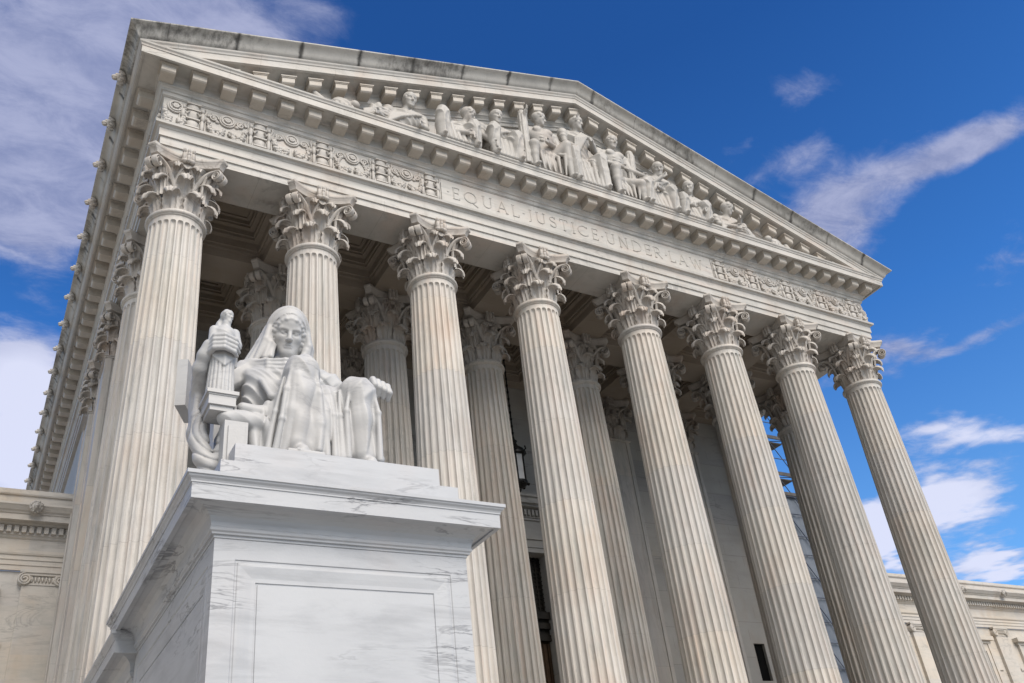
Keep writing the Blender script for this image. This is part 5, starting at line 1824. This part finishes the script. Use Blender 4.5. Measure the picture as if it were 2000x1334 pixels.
# ================================================================ figures in the pediment
PF = 22.06
YP = -1.12
def seated(label, x, hz, face, seat, knees, armr, arml, bare=False, beard=False, crown=False, wide=1.16, lean=0.0, hair=True, recline=0, extras=None, sc=0.295):
    """a seated or reclining figure: head at (x, hz), pelvis lean metres aside; arms are (elbow dx, dz), (wrist dx, dz, dy) from the shoulders' middle"""
    h = 0.021
    lo = (x - 1.55 - (1.3 if recline < 0 else 0), -1.85, PF - 0.06)
    hi = (x + 1.55 + (1.3 if recline > 0 else 0), -0.60, hz + 0.75)
    S = SDF(lo, hi, h)
    hp = np.array((x, YP - 0.26, hz))
    mid = np.array((x + 0.3 * lean, YP - 0.08, hz - 0.50))          # between the shoulders
    pel = np.array((x + lean, YP - 0.02, PF + seat))
    fo = vfold(13, 0.05, 29, 0.012, x)
    fz = zfold(11, 0.05, x, 0.9)
    che = mid + (0, -0.02, -0.24)
    S.ell(che, (0.45 * wide, 0.29, 0.40), 0.10, fold=None if bare else fz)
    S.caps(che + (0, 0, -0.1), pel, 0.31 * wide, 0.36, 0.10, fold=None if bare else fz, flat=(1.05, 0.85, 1))
    for sg in (-1, 1):
        S.ell(mid + (sg * 0.46 * wide, 0.0, -0.05), (0.19, 0.18, 0.18), 0.10)
        S.caps(mid + (sg * 0.46 * wide, 0.02, 0.02), mid + (sg * 0.1, 0.04, 0.14), 0.11, 0.12, 0.08)
        if bare:
            S.ell(che + (sg * 0.19, -0.25, 0.10), (0.20, 0.08, 0.145), 0.03)
            for k_ in range(3):
                S.ell(che + (sg * 0.10, -0.265, -0.14 - 0.13 * k_), (0.095, 0.055, 0.062), 0.012)
    S.caps(mid + (0, 0, 0.05), hp + (0, 0.06, -0.16), 0.155, 0.13, 0.06)
    head(S, hp, (math.sin(face[0]), -math.cos(face[0]), face[1]), sc, (0, 0, 1), 1.0, hair, False, crown, beard)
    if not hair:
        S.ell(hp + (0, 0.04, 0.08), (0.19, 0.23, 0.22), 0.05)
    if recline:
        d_ = recline
        S.chain([pel, pel + (d_ * 0.75, -0.22, 0.24), pel + (d_ * 1.10, -0.20, -0.10)], [0.28, 0.20, 0.14], 0.07, fold=fo)
        S.chain([pel, pel + (d_ * 0.8, 0.02, -0.02), pel + (d_ * 1.5, 0.0, -0.12)], [0.27, 0.19, 0.11], 0.07, fold=fo)
        for k_ in range(4):
            S.chain([pel + (d_ * 0.1, -0.28 + 0.05 * k_, 0.22 - 0.08 * k_), pel + (d_ * 0.7, -0.36, 0.18 - 0.10 * k_), pel + (d_ * 1.2, -0.3, -0.05 - 0.04 * k_)], 0.03, 0.03)
    else:
        for i, (lx, kz) in enumerate(knees):
            lx *= 1.15
            kn = np.array((x + lx, YP - 0.52, PF + kz))
            S.caps(pel + (0.22 * (1 if lx > lean else -1), 0, 0), kn, 0.25 if bare else 0.30, 0.185 if bare else 0.25, 0.06, fold=None if bare else fz)
            ft = np.array((x + lx * 1.06 + 0.04, YP - 0.44, PF + 0.08))
            if kz > 0.3:
                S.chain([kn, (kn + ft) / 2 + (0, 0.03, 0.05), ft], [0.175, 0.16, 0.095] if bare else [0.24, 0.24, 0.20], 0.05, fold=None if bare else vfold(14, 0.05, 0, 0, x))
            S.caps(ft, ft + (0.03, -0.20, -0.03), 0.085, 0.06, 0.04)
        kx = [x + k_[0] for k_ in knees]
        km = min(k_[1] for k_ in knees)
        if bare:
            S.ell(pel + (0, -0.22, -0.06), (0.36, 0.22, 0.22), 0.06, fold=vfold(17, 0.05, 0, 0, x))
        # cloth hung between the knees, in deep folds
        n = 6
        for k_ in range(n):
            q = k_ / (n - 1)
            xx = kx[0] + (kx[1] - kx[0]) * q
            S.chain([pel + ((q - 0.5) * 0.5, -0.22, 0.16), (xx, YP - 0.50 + 0.16 * math.sin(q * PI), PF + km - 0.02 - 0.18 * math.sin(q * PI)), (xx * 0.9 + x * 0.1, YP - 0.46, PF + 0.05)],
                    [0.06, 0.085, 0.085] if not bare else [0.05, 0.07, 0.03], 0.025)
        S.ell(((kx[0] + kx[1]) / 2, YP - 0.22, PF + km * 0.5), (abs(kx[1] - kx[0]) * 0.5 + 0.08, 0.22, km * 0.55), 0.06, fold=vfold(15, 0.06, 0, 0, x))
    for sg, ((ex, ez), (wx, wz, wy)) in zip((-1, 1), (armr, arml)):
        shd = mid + (sg * 0.50 * wide, 0, -0.04)
        el = mid + (ex, -0.12, ez)
        wr = mid + (wx, wy, wz)
        S.caps(shd, el, 0.155, 0.115, 0.04)
        S.caps(el, wr, 0.115, 0.075, 0.03)
        dr = (wr - el) / (np.linalg.norm(wr - el) + 1e-6)
        S.caps(wr, wr + dr * 0.10, 0.072, 0.075, 0.03)
        for k_ in range(4):
            off = np.array((0.0, -0.03, 0.075 - 0.05 * k_))
            S.caps(wr + dr * 0.10 + off, wr + dr * 0.25 + off * 0.9 + (0, -0.02, -0.03), 0.030, 0.022, 0.008)
        S.caps(wr + dr * 0.04 + (0, -0.06, 0.04), wr + dr * 0.16 + (0, -0.11, 0.07), 0.034, 0.024, 0.01)
        if not bare:            # sleeve
            S.caps(shd, (shd + el) / 2, 0.19, 0.175, 0.04, fold=zfold(15, 0.04, x, 0.5))
    if not bare:                # mantle: thick diagonal folds from one shoulder
        for k_ in range(6):
            S.chain([mid + (0.50 * wide - 0.09 * k_, -0.10 - 0.02 * k_, 0.10 - 0.01 * k_), mid + (0.22 - 0.10 * k_, -0.31, -0.22 - 0.05 * k_), pel + (-0.34 - 0.02 * k_, -0.30, 0.16 - 0.08 * k_)],
                    [0.045, 0.05, 0.055], 0.018)
    if extras:
        extras(S)
    S.box((x + 0.5 * lean, YP + 0.16, PF + 0.10), (0.62, 0.28, 0.15), 0.05, 0.1)     # block they sit on
    S.box((x + lean, YP + 0.12, PF + seat * 0.4), (0.42, 0.30, max(0.1, seat * 0.42)), 0.05, 0.1)
    me = S.mesh('pediment_figure')
    me.materials.append(M['figures'])
    o = link('pediment_figure', me)
    return tag(o, label, 'statue', 'sculptures in the pediment')

def fasces(x0, z0, x1, z1, y):
    def fn(S):
        for k_ in range(9):
            a_ = 2 * PI * k_ / 9
            dx_, dy_ = 0.125 * math.cos(a_), 0.125 * math.sin(a_)
            S.caps((x0 + dx_, y + dy_, z0), (x1 + dx_, y + dy_, z1), 0.050, 0.046, 0.010)
        for t_ in (0.2, 0.5, 0.8):
            xm, zm = x0 + (x1 - x0) * t_, z0 + (z1 - z0) * t_
            S.caps((xm, y, zm - 0.03), (xm, y, zm + 0.03), 0.165, None, 0.02)
        S.ell((x1, y, z1 + 0.12), (0.15, 0.13, 0.17), 0.04)
    return fn
def tab(x0, z0, w_, hh_, y=-1.45):
    def fn(S):
        S.box((x0, y, z0), (w_, 0.05, hh_), 0.02, 0.02)
    return fn
A0 = ((-0.62, -0.42), (-0.15, -0.62, -0.42))
seated('pediment sculpture of a man lying back at the far left, head turned to the viewer', -6.58, 23.40, (0.1, -0.3), 0.30, None, ((-0.75, -0.42), (-1.0, -0.62, -0.30)), ((0.62, -0.48), (0.35, -0.72, -0.40)), recline=-1, lean=-0.35)
seated('pediment sculpture of a man bent over a tablet, in profile to the right', -4.50, 23.68, (1.25, -0.45), 0.55, ((-0.95, 1.0), (0.0, 0.85)), ((-0.72, -0.50), (-0.15, -0.70, -0.46)), ((0.45, -0.55), (0.15, -0.80, -0.46)), lean=-0.55, extras=tab(-4.45, 22.78, 0.24, 0.24))
seated('pediment sculpture of a balding man in a toga beside the left bundle of rods', -3.44, 24.02, (0.15, -0.35), 0.70, ((-0.28, 1.05), (0.45, 1.0)), ((-0.58, -0.50), (-0.40, -1.0, -0.40)), ((0.62, -0.58), (0.66, -1.05, -0.40)), hair=False)
seated('pediment sculpture of a bare-chested warrior with rods, left of the crowned woman', -1.68, 24.68, (1.1, -0.25), 0.95, ((-0.50, 0.95), (0.66, 1.40)), ((-0.72, -0.25), (-0.74, 0.22, -0.42)), ((0.66, -0.66), (0.02, -0.86, -0.45)), bare=True, lean=0.08, wide=1.22, extras=fasces(-2.50, 22.2, -2.42, 24.42, -1.46))
seated('pediment sculpture of a crowned seated woman at the centre under the peak', -0.05, 25.16, (0.7, -0.25), 1.15, ((-0.50, 1.25), (0.48, 1.35)), ((-0.62, -0.60), (-0.50, -1.15, -0.50)), ((0.62, -0.55), (0.22, -0.62, -0.52)), crown=True, extras=tab(-0.55, 23.55, 0.14, 0.26, -1.55))
seated('pediment sculpture of a man leaning towards the right bundle of rods', 1.42, 24.80, (0.0, -0.3), 0.95, ((-0.28, 1.15), (0.60, 0.75)), ((-0.58, -0.58), (-0.05, -0.95, -0.46)), ((0.66, -0.60), (0.88, -0.98, -0.42)), bare=True, lean=-0.1, extras=fasces(2.02, 22.7, 2.24, 24.48, -1.30))
seated('pediment sculpture of a bearded man with his chin on his hand', 3.40, 24.22, (-0.5, -0.5), 0.65, ((-0.85, 0.95), (0.10, 0.95)), ((-0.55, -0.55), (-0.08, -0.18, -0.42)), ((0.35, -0.62), (-0.30, -0.80, -0.46)), beard=True, lean=-0.42)
seated('pediment sculpture of a man with a book turned to the left, beyond the bearded man', 4.74, 23.78, (-0.95, -0.3), 0.45, ((-0.65, 0.75), (0.25, 0.70)), ((-0.52, -0.50), (-0.42, -0.72, -0.46)), ((0.58, -0.55), (0.22, -0.78, -0.44)), extras=tab(4.10, 22.85, 0.16, 0.26))
seated('pediment sculpture of a curly-haired youth crouched low at the far right', 6.50, 23.34, (1.0, -0.5), 0.25, None, ((-0.55, -0.40), (-0.15, -0.62, -0.42)), ((0.42, -0.50), (0.22, -0.30, -0.42)), recline=1, lean=-0.2)
# animals and scrolls in the narrow corners
for sg, nm in ((-1, 'low carved group of scrolls and an urn in the left corner of the pediment'), (1, 'low carved tortoise and scrolls in the right corner of the pediment')):
    S = SDF((sg * 9.3 - 1.2, -1.6, PF - 0.05), (sg * 9.3 + 1.2, -0.65, PF + 0.95), 0.026)
    S.ell((sg * 8.75, YP - 0.05, PF + 0.30), (0.38, 0.30, 0.32), 0.05, fold=zfold(16, 0.03))
    S.ell((sg * 8.38, YP - 0.2, PF + 0.42), (0.16, 0.14, 0.15), 0.05)
    S.caps((sg * 9.35, YP - 0.2, PF + 0.12), (sg * 9.55, YP, PF + 0.62), 0.13, 0.09, 0.05)
    S.caps((sg * 9.2, YP - 0.15, PF + 0.10), (sg * 10.2, YP - 0.1, PF + 0.08), 0.14, 0.10, 0.06)
    for k_ in range(4):
        S.caps((sg * (8.5 + 0.16 * k_), YP - 0.28, PF + 0.20), (sg * (8.45 + 0.18 * k_), YP - 0.34, PF + 0.03), 0.06, 0.05, 0.03)
    me = S.mesh('carved_group')
    me.materials.append(M['figures'])
    tag(link('carved_group', me), nm, 'sculpture')
